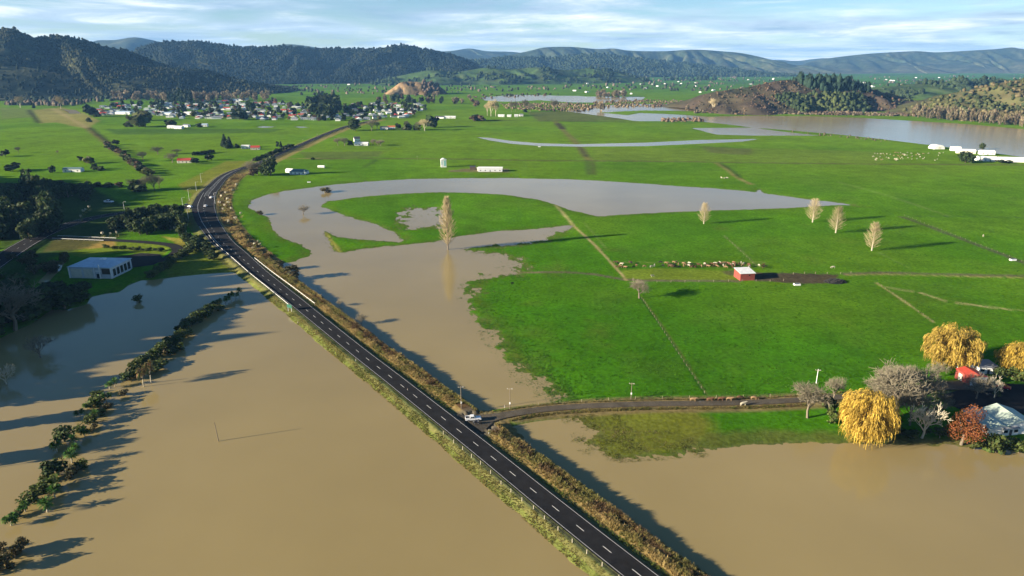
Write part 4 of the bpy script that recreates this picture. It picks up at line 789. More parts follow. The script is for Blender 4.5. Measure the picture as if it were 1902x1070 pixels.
# pasture trees of the left fields and round the farms
MID = [('f_dark', 10, 291, 12, 15), ('bare', 35, 284, 12, 15), ('bare', 108, 286, 7, 8), ('f_olive', 149, 298, 8, 12), ('f_olive', 166, 304, 13, 20), ('f_dark', 177, 315, 12, 16), ('f_dark', 188, 317, 9, 14), ('f_dark', 24, 318, 14, 28), ('f_dark', 98, 321, 13, 11), ('f_dark', 54, 320, 7, 10),
  ('f_dark', 216, 269, 9, 12), ('bare', 267, 300, 20, 26), ('bare', 293, 287, 16, 24), ('bare', 320, 302, 19, 26), ('bare', 328, 286, 10, 22), ('f_dark', 363, 304, 11, 14), ('f_dark', 389, 298, 11, 15), ('conifer', 418, 274, 26, 16), ('conifer', 427, 275, 22, 14), ('conifer', 423, 276, 18, 14), ('f_dark', 441, 277, 9, 10),
  ('f_dark', 154, 350, 10, 18), ('f_olive', 182, 348, 10, 18), ('f_dark', 202, 348, 10, 20), ('f_brown', 222, 348, 11, 18), ('f_dark', 113, 347, 13, 20), ('bare', 245, 354, 22, 28), ('f_dark', 256, 355, 24, 26), ('bare', 272, 355, 28, 32), ('bare', 288, 354, 32, 30), ('bare', 296, 350, 24, 24), ('f_dark', 262, 356, 16, 26),
  ('baretan', 38, 200, 22, 24), ('baretan', 113, 202, 26, 18), ('f_dark', 169, 217, 20, 24), ('f_dark', 180, 217, 14, 16), ('conifer', 63, 201, 10, 7), ('f_olive', 165, 227, 8, 12), ('bare', 466, 326, 30, 32), ('bare', 478, 325, 22, 26), ('evergreen', 503, 326, 36, 32), ('evergreen', 493, 326, 26, 24), ('f_brown', 471, 326, 14, 20), ('f_dark', 516, 273, 10, 7), ('conifer', 522, 274, 12, 6), ('f_dark', 581, 297, 5, 8),
  ('bare', 628, 271, 16, 20), ('bare', 640, 271, 17, 20), ('f_dark', 650, 270, 9, 11), ('bare', 694, 270, 12, 16), ('bare', 707, 271, 12, 18), ('bare', 702, 271, 10, 14), ('evergreen', 660, 243, 24, 22), ('evergreen', 655, 242, 20, 16), ('bare', 690, 243, 22, 22), ('bare', 700, 242, 18, 16), ('baretan', 789, 243, 22, 27), ('f_dark', 802, 237, 22, 22), ('f_olive', 776, 242, 14, 20), ('f_olive', 757, 242, 15, 20), ('f_dark', 740, 240, 10, 12),
  ('f_olive', 258, 236, 24, 36), ('f_olive', 268, 224, 18, 30), ('f_olive', 238, 236, 10, 16), ('f_olive', 318, 235, 12, 20), ('f_dark', 370, 237, 8, 12), ('f_dark', 445, 223, 18, 24), ('f_dark', 452, 222, 16, 20), ('f_dark', 466, 210, 22, 14),
  ('baretan', 912, 216, 30, 20), ('baretan', 921, 216, 32, 20), ('baretan', 905, 215, 24, 14), ('bare', 950, 208, 22, 10), ('bare', 958, 208, 22, 10), ('bare', 975, 207, 24, 16), ('bare', 985, 208, 18, 14), ('f_dark', 975, 209, 7, 10), ('f_brown', 880, 225, 11, 20), ('f_brown', 893, 225, 12, 22), ('f_dark', 884, 224, 12, 22), ('f_brown', 885, 198, 12, 14),
  ('bare', 1029, 207, 24, 20), ('bare', 1047, 208, 18, 14), ('f_tan', 1115, 206, 20, 18), ('baretan', 1324, 208, 26, 20), ('f_tan', 1277, 206, 14, 9), ('f_tan', 1400, 208, 14, 14), ('f_tan', 1452, 206, 20, 18),
  ('evergreen', 1824, 277, 13, 11), ('evergreen', 1793, 302, 22, 26), ('evergreen', 1801, 303, 16, 20), ('f_dark', 1860, 303, 6, 18), ('f_dark', 1875, 303, 5, 14)]
LB = {'f_dark': 'dark round tree on the middle fields', 'f_olive': 'olive green tree on the middle fields', 'bare': 'bare grey brown tree on the middle fields', 'conifer': 'dark pointed conifer on the middle fields', 'baretan': 'bare tan tree catching the sun on the middle fields', 'evergreen': 'large dense evergreen on the middle fields', 'f_brown': 'reddish brown tree on the middle fields', 'f_tan': 'pale tan leafless tree near the river'}
for k, a, b_, h, w in MID: tree(k, a, b_, h, w, LB[k], 'tree', 'trees of the middle fields')
for i in range(34):
    t = i / 33; a = 196 + 78 * t; b_ = 268 + 57 * t; tree(rd.choice(['f_dark', 'f_olive', 'f_brown']), a + rd.uniform(-3, 5), b_ + rd.uniform(-2, 2), rd.uniform(4, 9) + 4 * t, rd.uniform(8, 14) + 5 * t, 'scrubby tree in the hedge along the field drain', 'tree', 'hedge along the drain')
for i in range(24):
    t = i / 23; a = 474 + 68 * t; b_ = 300 - 26 * t; tree('f_dark', a, b_ + rd.uniform(-1, 1), rd.uniform(5, 8), rd.uniform(8, 11), 'clipped dark hedge shrub along the far highway', 'shrub', 'hedge along the far highway', 'shrub')
for i in range(14):
    t = i / 13; tree('f_dark', 360 + 36 * t, 289 - 5 * t, rd.uniform(5, 7), rd.uniform(7, 10), 'dark hedge shrub behind the red roofed house', 'shrub', 'hedge behind the red roofed house', 'shrub')
# homestead on the right
HOME = [('willow', 1764, 683, 82, 104, 'golden weeping willow beside the red shed', 0), ('willow', 1606, 820, 100, 112, 'golden weeping willow at the water edge beside the lane', 1), ('willow', 1892, 694, 60, 84, 'golden weeping willow behind the grey roofed shed', 2),
  ('bare', 1500, 776, 70, 72, 'bare grey tree where the lane enters the trees', 2), ('bare', 1548, 748, 50, 40, 'bare grey tree behind the golden willow', 2), ('bare', 1664, 775, 94, 120, 'broad bare grey tree in the middle of the homestead grove', 2), ('bare', 1652, 735, 60, 54, 'bare olive tree at the back of the grove', 0),
  ('bare', 1706, 752, 73, 90, 'bare dark tree at the back of the grove by the yard', 1), ('barepale', 1712, 812, 70, 74, 'bare tree with pale trunks beside the rust coloured tree', 0), ('bare', 1690, 790, 67, 75, 'bare grey tree in the shade of the grove', 0), ('rust', 1786, 824, 66, 76, 'rust coloured leafy tree in front of the farmhouse', 0),
  ('bare', 1812, 742, 46, 46, 'small bare tree by the red shed', 2), ('barepale', 1846, 740, 44, 34, 'pale bare shrub beside the farm yard', 0), ('bare', 1638, 760, 70, 64, 'bare brown tree right behind the waterside willow', 2), ('bare', 1682, 745, 70, 70, 'tall bare tree in the heart of the grove', 0), ('bare', 1745, 770, 44, 50, 'bare tree between the grove and the yard', 1), ('bare', 1620, 745, 44, 40, 'small bare tree over the lane', 0),
  ('bare', 1740, 700, 26, 40, 'low bare tree behind the grove', 2), ('bare', 1725, 790, 49, 62, 'small bare tree behind the pale trunked one', 1)]
for k, a, b_, h, w, l, v_ in HOME: tree(k, a, b_, h, w, l, 'tree', var=v_)
for a, b_, h, w in [(1538, 770, 36, 30), (1546, 785, 24, 30), (1580, 790, 30, 40), (1745, 812, 20, 26), (1720, 806, 14, 22), (1850, 838, 34, 34), (1836, 832, 30, 28), (1865, 835, 28, 30), (1893, 838, 24, 34), (1810, 832, 24, 22), (1880, 702, 22, 40), (1900, 708, 26, 40), (1855, 700, 18, 24), (1850, 738, 14, 16), (1655, 800, 26, 40), (1625, 790, 30, 40), (1690, 815, 18, 40)]:
    tree('shrub', a, b_, h, w, 'dark green garden shrub at the homestead', 'shrub', 'homestead shrubs', 'shrub')
# town, river and valley trees
def inpoly(poly, n, seed):
    r = random.Random(seed); o = []; xs = [p[0] for p in poly]; ys = [p[1] for p in poly]
    while len(o) < n:
        a, b_ = r.uniform(min(xs), max(xs)), r.uniform(min(ys), max(ys)); c = False
        for i in range(len(poly)):
            x1, y1 = poly[i]; x2, y2 = poly[i - 1]
            if (y1 > b_) != (y2 > b_) and a < (x2 - x1) * (b_ - y1) / (y2 - y1) + x1: c = not c
        if c: o.append((a, b_))
    return o
TOWN = [(178, 203), (210, 194), (330, 190), (420, 187), (520, 192), (640, 196), (700, 193), (785, 194), (792, 206), (745, 221), (640, 226), (480, 224), (425, 222), (330, 222), (265, 212), (190, 216)]
for a, b_ in inpoly(TOWN, 200, 3):
    k = rd.choice(['f_dark', 'f_dark', 'f_dark', 'f_olive', 'f_brown', 'f_pine']); tree(k, a, b_, rd.uniform(6, 12), rd.uniform(6, 11), {'f_dark': 'dark tree among the houses of the town', 'f_olive': 'olive tree among the houses of the town', 'f_brown': 'brown leafless tree among the houses of the town', 'f_pine': 'small dark conifer among the houses of the town'}[k], 'tree', 'trees of the town')
for a, b_ in inpoly([(575, 205), (590, 196), (630, 195), (645, 212), (610, 220), (585, 216)], 22, 9): tree('f_dark', a, b_, rd.uniform(16, 28), rd.uniform(16, 24), 'big dark tree in the grove of the town', 'tree', 'big dark grove in the town')
for a, b_ in inpoly([(310, 186), (355, 186), (355, 192), (310, 192)], 16, 10): tree('f_pine', a, b_, rd.uniform(16, 24), rd.uniform(10, 14), 'tall dark pine in the stand behind the town', 'tree', 'pine stand behind the town')
for a, b_ in inpoly([(205, 182), (310, 182), (310, 188), (220, 188)], 30, 11) + inpoly([(360, 184), (390, 182), (525, 182), (525, 187), (365, 190)], 42, 12): tree('f_tan', a, b_, rd.uniform(12, 18), rd.uniform(9, 13), 'bare tan poplar in the belt behind the town', 'tree', 'tan poplar belt behind the town')
for a, b_ in inpoly([(690, 190), (780, 176), (880, 184), (880, 192), (800, 197)], 30, 13): tree(rd.choice(['f_tan', 'f_brown', 'f_dark']), a, b_, rd.uniform(8, 14), rd.uniform(8, 12), 'tree in the belt between town and quarried hillock', 'tree', 'trees by the quarried hillock')
for i in range(64):
    t = i / 63; tree('f_tan', 1695 + 215 * t + rd.uniform(-3, 3), 216 + 19 * t + rd.uniform(-2, 2), rd.uniform(15, 27), rd.uniform(6, 10), 'bare pale poplar in the row along the flooded river', 'tree', 'riverside poplar row')
for a, b_ in inpoly([(1105, 178), (1160, 177), (1165, 181), (1105, 182)], 18, 14): tree('f_tan', a, b_, rd.uniform(9, 14), rd.uniform(8, 11), 'pale bare tree in the clump beyond the upper floods', 'tree', 'pale clump beyond the floods')
def strew(name, poly, n, size, cols, label, seed, tall=1.1, base=ICO1):
    P = np.array([(*G(a, b_), 0.2) for a, b_ in inpoly(poly, n, seed)]); return forest(name, P, size, cols, label, seed, tall, base)
strew('river_scrub', [(1290, 205), (1400, 206), (1560, 209), (1700, 212), (1700, 217), (1560, 215), (1400, 212), (1290, 211)], 800, 2.8, [(0.085, 0.058, 0.038), (0.065, 0.05, 0.034), (0.12, 0.095, 0.06)], 'reddish brown scrub along the river bank', 31, 0.9)
strew('river_scrub', [(930, 193), (1060, 192), (1120, 197), (1080, 208), (1000, 206), (940, 203)], 520, 2.8, [(0.11, 0.08, 0.052), (0.085, 0.06, 0.04), (0.17, 0.13, 0.075)], 'tangled brown scrub and flood debris by the upper river', 32, 0.8)
strew('river_scrub', [(1100, 190), (1200, 185), (1340, 190), (1350, 198), (1200, 199), (1110, 200)], 520, 2.9, [(0.11, 0.08, 0.05), (0.08, 0.06, 0.04), (0.18, 0.14, 0.08)], 'brown scrub on the islands of the upper river', 33, 0.8)
strew('river_scrub', [(1225, 222), (1300, 220), (1310, 226), (1230, 228)], 70, 3.0, [(0.13, 0.09, 0.06)], 'brown scrub patch at the head of the flooded paddocks', 34, 0.8)
strew('river_scrub', [(860, 180), (905, 176), (990, 174), (1045, 176), (900, 184)], 60, 4.0, [(0.03, 0.035, 0.02), (0.10, 0.07, 0.045)], 'dark scrub belt at the upper floods', 35, 0.8)
strew('river_scrub', [(1440, 242), (1520, 247), (1660, 262), (1650, 265), (1500, 250)], 40, 1.6, [(0.10, 0.085, 0.05)], 'low scrub dotted along the near river bank', 36, 0.8)
strew('shelterbelt', [(1010, 152), (1080, 152), (1082, 156), (1010, 156)], 80, 9.0, [(0.018, 0.032, 0.016)], 'dark pine shelterbelt across the far valley', 37, 1.7)
strew('shelterbelt', [(1230, 147), (1300, 146), (1340, 148), (1300, 151), (1235, 151)], 70, 11.0, [(0.02, 0.034, 0.018)], 'dark shelterbelt before the blue range', 38, 1.4)
strew('valley_trees', [(1050, 145), (1900, 141), (1900, 152), (1650, 160), (1400, 170), (1050, 168)], 480, 6.0, [(0.03, 0.04, 0.02), (0.05, 0.05, 0.03), (0.14, 0.11, 0.08)], 'scattered far trees of the valley floor', 39, 1.1)
strew('valley_trees', [(530, 160), (700, 156), (880, 160), (1000, 160), (1100, 168), (1000, 170), (860, 172), (560, 178)], 240, 5.0, [(0.03, 0.04, 0.02), (0.05, 0.055, 0.03), (0.14, 0.11, 0.08)], 'scattered trees on the fields below the dark ridge', 40, 1.1)
strew('valley_trees', [(0, 196), (30, 186), (200, 176), (330, 168), (520, 164), (520, 172), (330, 180), (180, 190), (130, 198)], 520, 6.0, [(0.018, 0.03, 0.014), (0.03, 0.04, 0.02), (0.10, 0.08, 0.055)], 'dark trees along the foot of the hills', 41, 1.1)

# ------------------------------------------------------------------ buildings
def gable_mesh(L_, W_, H_, rise, over=0.4, hip=0.0):
    """walls (box with gable ends) and roof slabs, ridge along x, centred"""
    w = MB(); hl, hw_ = L_ / 2, W_ / 2
    V = [(-hl, -hw_, -.4), (hl, -hw_, -.4), (hl, hw_, -.4), (-hl, hw_, -.4), (-hl, -hw_, H_), (hl, -hw_, H_), (hl, hw_, H_), (-hl, hw_, H_), (-hl + hip, 0, H_ + rise), (hl - hip, 0, H_ + rise)]
    w.add(V, [(0, 1, 5, 4), (2, 3, 7, 6), (1, 2, 6, 5), (3, 0, 4, 7)] + ([(5, 6, 9), (7, 4, 8)] if hip < .1 else []))
    r_ = MB(); o = over; t = 0.12; zz = H_ - o * rise / hw_; hx = hl + o; hr = hl + (o if hip < .1 else 0) - hip
    A = [(-hx, -hw_ - o, zz), (hx, -hw_ - o, zz), (hr, 0, H_ + rise), (-hr, 0, H_ + rise), (-hx, hw_ + o, zz), (hx, hw_ + o, zz)]
    A = [(x, y, z + 0.03) for x, y, z in A]; B = [(x, y, z + t) for x, y, z in A]
    F_ = [(6, 7, 8, 9), (9, 8, 11, 10), (3, 2, 1, 0), (4, 5, 2, 3), (0, 1, 7, 6), (5, 4, 10, 11)]
    if hip < .1: F_ += [(1, 2, 8, 7), (2, 5, 11, 8), (3, 0, 6, 9), (4, 3, 9, 10)]
    else: F_ += [(7, 11, 8), (10, 6, 9), (2, 5, 1), (3, 0, 4), (1, 5, 11, 7), (4, 0, 6, 10)]
    r_.add(A + B, F_); return w, r_
def panel(x0, x1, y, z0, z1, mt, name, dp=0.05):
    b = MB(); b.box(x0, x1, y - dp, y + 0.02, z0, z1); return (name, b.mesh(name, mt))
def building(name, px, py, L_, W_, H_, rise, rot, wallm, roofmt, label, cat='house', group=None, wins=3, door=True, hip=0, over=0.35, z=None, pos=None, ribs=0):
    x, y, gz = pos if pos else ground(px, py); gz = gz if z is None else z
    w, r_ = gable_mesh(L_, W_, H_, rise, over, hip); parts = [('wall', w.mesh('wall', wallm)), ('roof', r_.mesh('roof', roofmt))]
    n = wins + (1 if door else 0)
    for i in range(n):
        c = -L_ / 2 + L_ * (i + .5) / n
        if door and i == n // 2: parts.append(panel(c - .5, c + .5, -W_ / 2, 0.02, min(2.0, H_ - .2), m_rdark, 'door'))
        else:
            fr = MB(); fr.box(c - .85, c + .85, -W_ / 2 - .04, -W_ / 2 + .02, .85, min(2.15, H_ - .15)); gl = MB(); gl.box(c - .72, c + .72, -W_ / 2 - .055, -W_ / 2 - .02, .98, min(2.02, H_ - .28))
            parts.append(('window', fr.mesh('window', m_white), [('pane', gl.mesh('pane', m_glass))]))
    for i in range(ribs):
        c = -L_ / 2 + L_ * (i + .5) / ribs; b = MB(); b.box(c - .05, c + .05, -W_ / 2 - .035, -W_ / 2 + .01, 0, H_ - .02); parts.append(('rib', b.mesh('rib', wallm)))
    return place(name, parts, (x, y, gz), math.radians(rot), 1, label, cat, group)
def wall_line(p0, p1, z=0.6):
    a = np.array(G(*p0, z)); b_ = np.array(G(*p1, z)); d = b_ - a; return a, b_, float(np.hypot(*d)), math.degrees(math.atan2(d[1], d[0]))
def on_line(name, p0, p1, W_, H_, rise, wm_, rm_, label, cat, L_=None, **k):
    """a building whose camera-side wall runs between two surveyed ground points"""
    a, b_, ln, rot = wall_line(p0, p1); ln = L_ or ln; d = (b_ - a) / np.hypot(*(b_ - a)); n_ = np.array((-d[1], d[0])); c = a + d * ln / 2 + n_ * W_ / 2
    return building(name, 0, 0, ln, W_, H_, rise, rot, wm_, rm_, label, cat, pos=(c[0], c[1], max(0.4, hz(*c))), **k)
# red barn
a, b_, ln, rot = wall_line((1374.5, 521.5), (1401.5, 520.5))
b = MB(); hl, wd = ln / 2, 8.4; h0, h1 = 4.1, 5.0
b.add([(-hl, 0, -.3), (hl, 0, -.3), (hl, wd, -.3), (-hl, wd, -.3), (-hl, 0, h0), (hl, 0, h0), (hl, wd, h1), (-hl, wd, h1)], [(0, 1, 5, 4), (1, 2, 6, 5), (2, 3, 7, 6), (3, 0, 4, 7)])
rf = MB(); rf.add([(-hl - .3, -.4, h0 - .02), (hl + .3, -.4, h0 - .02), (hl + .3, wd + .4, h1 + .06), (-hl - .3, wd + .4, h1 + .06), (-hl - .3, -.4, h0 + .12), (hl + .3, -.4, h0 + .12), (hl + .3, wd + .4, h1 + .2), (-hl - .3, wd + .4, h1 + .2)], [(3, 2, 1, 0), (4, 5, 6, 7), (0, 1, 5, 4), (1, 2, 6, 5), (2, 3, 7, 6), (3, 0, 4, 7)])
parts = [('wall', b.mesh('wall', m_redclad)), ('roof', rf.mesh('roof', m_rwhite)), panel(0.6, 1.4, 0, 2.6, 3.3, m_glass, 'window')]
for i in range(14):
    c = -hl + 2 * hl * (i + .5) / 14; q = MB(); q.box(c - .06, c + .06, -.045, .01, -.2, h0 - .06); parts.append(('rib', q.mesh('rib', m_redclad)))
mid = (a + b_) / 2; place('barn', parts, (mid[0], mid[1], max(.5, hz(*mid))), math.radians(rot), 1, 'red clad barn with pale iron roof beside the muddy yard', 'barn')
# silver building by the access road
a, b_, ln, rot = wall_line((131, 516), (209, 517.5)); wd = 19.0; H_ = 6.4
w, r_ = gable_mesh(ln, wd, H_, 1.3, 0.6, 3.0); parts = [('wall', w.mesh('wall', m_silver)), ('roof', r_.mesh('roof', m_rblue))]
for i, (x0, x1) in enumerate([(-ln / 2 + 1.0, -ln / 2 + 7.2), (-ln / 2 + 8.4, -ln / 2 + 13.6)]): parts.append(panel(x0, x1, -wd / 2, 0.3, 5.2, m_cream, 'roller_door', .08))
parts.append(panel(3.0, 6.2, -wd / 2, 3.6, 4.6, m_white, 'sign_board', .1)); parts.append(panel(6.8, 12.0, -wd / 2, 2.4, 5.6, m_mudm, 'recessed_window_wall', .06)); parts.append(panel(3.4, 5.4, -wd / 2, 0.1, 2.6, m_glass, 'door', .06))
for xx in (-ln / 2, 2.4, ln / 2 - .2): q = MB(); q.box(xx - .2, xx + .2, -wd / 2 - .5, -wd / 2 - .1, 0, H_ - .3); parts.append(('column', q.mesh('column', m_white)))
q = MB(); q.tube([(5.8, -wd / 2 - .6, 0), (5.8, -wd / 2 - .6, 8.2)], [.35, .35], 8); parts.append(('flue', q.mesh('flue', m_white)))
q = MB(); q.box(-.6, 1.8, 1, 3.6, H_ + .9, H_ + 2.0); parts.append(('roof_unit', q.mesh('roof_unit', m_white)))
for k in range(5): y0 = -wd / 2 + 1.5 + k * 3.4; q = MB(); q.box(ln / 2 - .02, ln / 2 + .06, y0, y0 + 2.4, 1.0, 5.0); parts.append(('window', q.mesh('window', m_glass)))
d = (b_ - a) / ln; c = (a + b_) / 2 + np.array((-d[1], d[0])) * wd / 2
place('pump_station', parts, (c[0], c[1], max(.6, hz(*c))), math.radians(rot), 1, 'silver clad building with blue grey roof beside the car park', 'building')
# homestead
on_line('farmhouse', (1818, 774), (1862, 806), 11.0, 3.0, 1.9, m_white, m_rgreen, 'white gabled farmhouse with a pale green iron roof by the yard', 'house', wins=2, over=.5)
on_line('farmhouse_wing', (1788, 776), (1836, 809), 7.0, 2.6, 1.3, m_white, m_rgreen, 'low farmhouse wing with a pale green roof behind the rust tree', 'house', wins=3, over=.4)
on_line('sun_porch', (1862, 809), (1890, 807), 4.0, 2.5, .7, m_white, m_rgrey, 'white lean porch at the gable end of the farmhouse', 'porch', wins=2, door=True, over=.3)
a, b_, ln, rot = wall_line((1773, 701), (1800, 718))
sh = on_line('red_shed', (1773, 701), (1800, 718), 6.6, 3.5, .8, m_redclad, m_rred, 'red clad shed with a red roof and pale door', 'shed', wins=0, door=False, ribs=10, over=.25)
q = MB(); q.box(-ln * .28, -ln * .02, -6.6 / 2 - .08, -6.6 / 2 - .03, 0, 2.7); link('sliding_door', q.mesh('sliding_door', m_cream), sh); q = MB(); q.box(ln / 2 + .01, ln / 2 + .06, -3.2, 3.2, 0, 3.45); link('end_cladding', q.mesh('end_cladding', m_silver), sh)
on_line('grey_shed', (1818, 694), (1852, 694), 7.0, 2.9, 1.5, m_white, m_rgrey, 'white shed with a grey hipped roof behind the red shed', 'shed', hip=1.8, wins=2)
on_line('white_shed', (1787, 689), (1808, 689), 4.0, 2.4, 1.6, m_white, m_rwhite, 'small white shed tucked behind the red shed roof', 'shed', wins=0, door=False)
# farms of the middle distance
B = building
B('long_shed', 137, 319, 19, 8, 3.4, 1.4, 4, m_white, m_rteal, 'long white shed with a dark green roof below the field hedge', 'shed', wins=2)
B('house', 345, 302, 17, 9, 3.2, 2.2, 8, m_cream, m_rred, 'cream house with a dark red roof among bare trees', 'house')
B('shed', 457, 276, 11, 7, 4.0, 1.0, 0, m_white, m_rwhite, 'plain white shed beside the dark conifers', 'shed', wins=1); B('house', 475, 278, 12, 8, 3.2, 2.2, 10, m_cream, m_rred, 'cream house with a red brown roof near the far highway', 'house')
B('farmhouse', 556, 323, 18, 10, 3.0, 2.0, -8, m_white, m_rteal, 'white farmhouse with a slate green hipped roof by the upper flood', 'house', hip=3); B('garage', 539, 320, 8, 6, 2.8, 1.3, -20, m_white, m_rwhite, 'white garage beside the slate roofed farmhouse', 'garage', wins=1)
q = MB(); q.tube([(-4, 0, 1.6), (4, 0, 1.6)], [1.5, 1.5], 14); q2 = MB(); [q2.box(xx - .2, xx + .2, -1, 1, -.1, .8) for xx in (-2.5, 2.5)]
place('tank', [('vessel', q.mesh('vessel', m_white, False)), ('cradle', q2.mesh('cradle', m_wood))], (*G(597, 313), .5), -.1, 1, 'white cylindrical tank lying beside the slate roofed farmhouse', 'tank')
B('house', 672, 270, 20, 8, 3.0, 1.8, -3, m_white, m_rwhite, 'long white house in a row of bare trees', 'house'); B('house', 663, 263, 9, 8, 5.0, 2.6, 20, m_white, m_rdark, 'tall house with a dark roof behind the long white house', 'house')
b = MB(); b.box(-3.2, 3.2, -3, 3, -.3, 8.6); rf = MB(); rf.prism([(-3.6, 8.5), (3.6, 8.5), (0, 10.2)], -3.4, 3.4); parts = [('wall', b.mesh('wall', m_white)), ('roof', rf.mesh('roof', m_rwhite))]
m_teal = mat('teal_cladding', (0.25, 0.50, 0.45), 0.6, 0.3)
for x0, x1, z0, z1 in ((0.2, 2.6, 1.5, 7.8), (-2.6, -1.6, 3.0, 7.0)): parts.append(panel(x0, x1, -3, z0, z1, m_teal, 'cladding_panel', .06))
x, y = G(824, 311); place('tower_shed', parts, (x, y, .5), .15, 1, 'tall narrow white and teal farm tower standing in the paddock', 'tower')
B('dairy_shed', 911, 318, 27, 10, 3.6, 1.2, -2, m_silver, m_rwhite, 'low dairy shed with a shining silver roof beyond the flood', 'shed', wins=4); B('yard_shed', 893, 317, 8, 6, 2.8, .8, 4, m_cream, m_rwhite, 'cream lean shed at the end of the dairy yard', 'shed', wins=1)
B('hay_shed', 878, 315, 6, 5, 3.2, .8, 0, m_mudm, m_rdark, 'small dark hay shed in the dairy yard', 'shed', wins=0, door=False)
for i, (px, py, L_, rm_, lab) in enumerate([(319, 238, 13, m_rwhite, 'white roofed house at the edge of the field before the town'), (333, 239, 15, m_rwhite, 'white long house in front of the town beside the dark shrub'), (347, 236, 11, m_rgrey, 'grey roofed house in front of the town'), (378, 235, 16, m_rblue, 'glasshouse like pale shed on the field before the town'),
    (714, 240, 14, m_rdark, 'dark roofed house beside the bare trees past the highway'), (727, 239, 14, m_rorange, 'orange roofed house among trees past the highway'), (817, 220, 20, m_rdark, 'dark roofed farm building on the far paddock'), (831, 220, 14, m_rwhite, 'white house on the far paddock'), (842, 220, 10, m_rwhite, 'white cottage beside the far paddock house'),
    (931, 217, 14, m_rwhite, 'white shed below the tan poplars'), (946, 217, 9, m_rgreen, 'pale green cottage beside the tan poplars'), (959, 217, 8, m_rwhite, 'small white hut near the tan poplars'), (968, 216, 9, m_rgrey, 'grey roofed hut near the tan poplars'), (565, 212, 14, m_rgrey, 'grey house at the end of the town grove')]):
    B('house', px, py, L_, 9, 3.4, 1.8, random.uniform(-12, 12), m_white, rm_, lab, 'house', wins=2)
q = MB(); q.tube([(0, 0, 0), (0, 0, 7)], [2.4, 2.4], 12); q2 = MB(); q2.tube([(0, 0, 7), (0, 0, 8.2)], [2.6, .3], 12); place('water_tank', [('tank_body', q.mesh('tank_body', m_white)), ('lid', q2.mesh('lid', m_rwhite))], (*G(772, 239), .5), 0, 1, 'upright white water tank among the roadside trees', 'tank')
b = MB(); b.prism([(-7.5, 0), (-7.5, 2.2), (-5.5, 4.6), (-2.5, 5.8), (2.5, 5.8), (5.5, 4.6), (7.5, 2.2), (7.5, 0)], -7, 7); q = MB(); q.box(-2, 2, -7.08, -6.9, 0, 3.6)
place('arched_shed', [('shell', b.mesh('shell', m_white)), ('door', q.mesh('door', m_cream))], (*G(1739, 277), .4), .05, 1, 'white arched shed standing alone above the river', 'shed')
for px, py, L_, W_, rot, wm_, rm_, lab in [(1774, 280, 12, 7, -18, m_white, m_rwhite, 'white roofed shed by the riverside farm, end on to the dark tree'), (1793, 285, 22, 7, -14, m_cream, m_rwhite, 'long cream shed at the riverside farm'), (1832, 287, 17, 9, -12, m_white, m_rwhite, 'white gabled house beside the lone dark tree at the river'), (1836, 299, 16, 9, -10, m_white, m_rwhite, 'white farmhouse among shrubs at the riverside farm'), (1820, 298, 9, 7, 10, m_white, m_rgreen, 'pale green roofed cottage at the riverside farm'), (1905, 301, 62, 9, -11, m_white, m_rwhite, 'very long white barn at the riverside farm'), (1660, 205, 24, 10, -6, m_white, m_rwhite, 'white shed beside the pond at the hill foot'), (1740, 198, 16, 10, 0, m_cream, m_rwhite, 'cream house below the scrub slope')]:
    B('shed', px, py, L_, W_, 3.8, 1.8, rot, wm_, rm_, lab, 'building', wins=2)
# the town
def town_house(L_, W_, H_, rise, hip, wing, wm_, rm_):
    w, r_ = gable_mesh(L_, W_, H_, rise, .4, hip); V = list(w.v); F_ = list(w.f); M_ = [0] * len(F_); k = len(V); V += r_.v; F_ += [[i + k for i in f] for f in r_.f]; M_ += [1] * len(r_.f)
    if wing:
        w2, r2 = gable_mesh(W_ * .9, W_ * .6, H_ - .1, rise * .75, .3, 0)
        for bb, mi in ((w2, 0), (r2, 1)):
            k = len(V); V += [(L_ * .22 - y, -W_ * .35 + x - W_ * .3, z) for x, y, z in bb.v]; F_ += [[i + k for i in f] for f in bb.f]; M_ += [mi] * len(bb.f)
    k = len(V)
    for c in (-L_ * .3, 0, L_ * .3):
        k = len(V); y = -W_ / 2 - .06; V += [(c - .9, y, .9), (c + .9, y, .9), (c + .9, y, 2.2), (c - .9, y, 2.2)]; F_.append([k, k + 1, k + 2, k + 3]); M_.append(2)
    me = bpy.data.meshes.new('town_house'); me.from_pydata(V, [], F_); [me.materials.append(m) for m in (wm_, rm_, m_glass)]; me.polygons.foreach_set('material_index', M_); me.update(); return me
TH = []
for rm_, nm in ((m_rwhite, 'white'), (m_rwhite, 'white'), (m_rgrey, 'grey'), (m_rdark, 'dark'), (m_rred, 'dull red'), (m_rgreen, 'pale green'), (m_rgrey, 'grey'), (m_rdark, 'dark')):
    for v_ in range(2): TH.append((town_house(random.uniform(11, 17), random.uniform(8, 10), 3.2, random.uniform(1.4, 2.2), (0, 2.5)[v_], v_ == 0, random.choice([m_white, m_white, m_cream]), rm_), nm))
done = []; rt = random.Random(21)
for a, b_ in inpoly(TOWN, 1100, 22):
    x, y = G(a, b_)
    if any((x - p) ** 2 + (y - q_) ** 2 < 17 ** 2 for p, q_ in done): continue
    if 575 < a < 648 and b_ < 214: continue
    done.append((x, y)); me_, nm = rt.choice(TH)
    tag(link('town_house', me_, None, (x, y, .45), math.radians(rt.choice([12, 102, 192, 282]) + rt.uniform(-8, 8)), rt.uniform(1.0, 1.2)), 'small town house with a %s iron roof among trees' % nm, 'house', 'houses of the town')
    if len(done) > 296: break
B('hall', 358, 200.5, 26, 14, 5, 3, 6, m_white, m_rorange, 'white hall with a bright orange roof in the town', 'hall', wins=3)
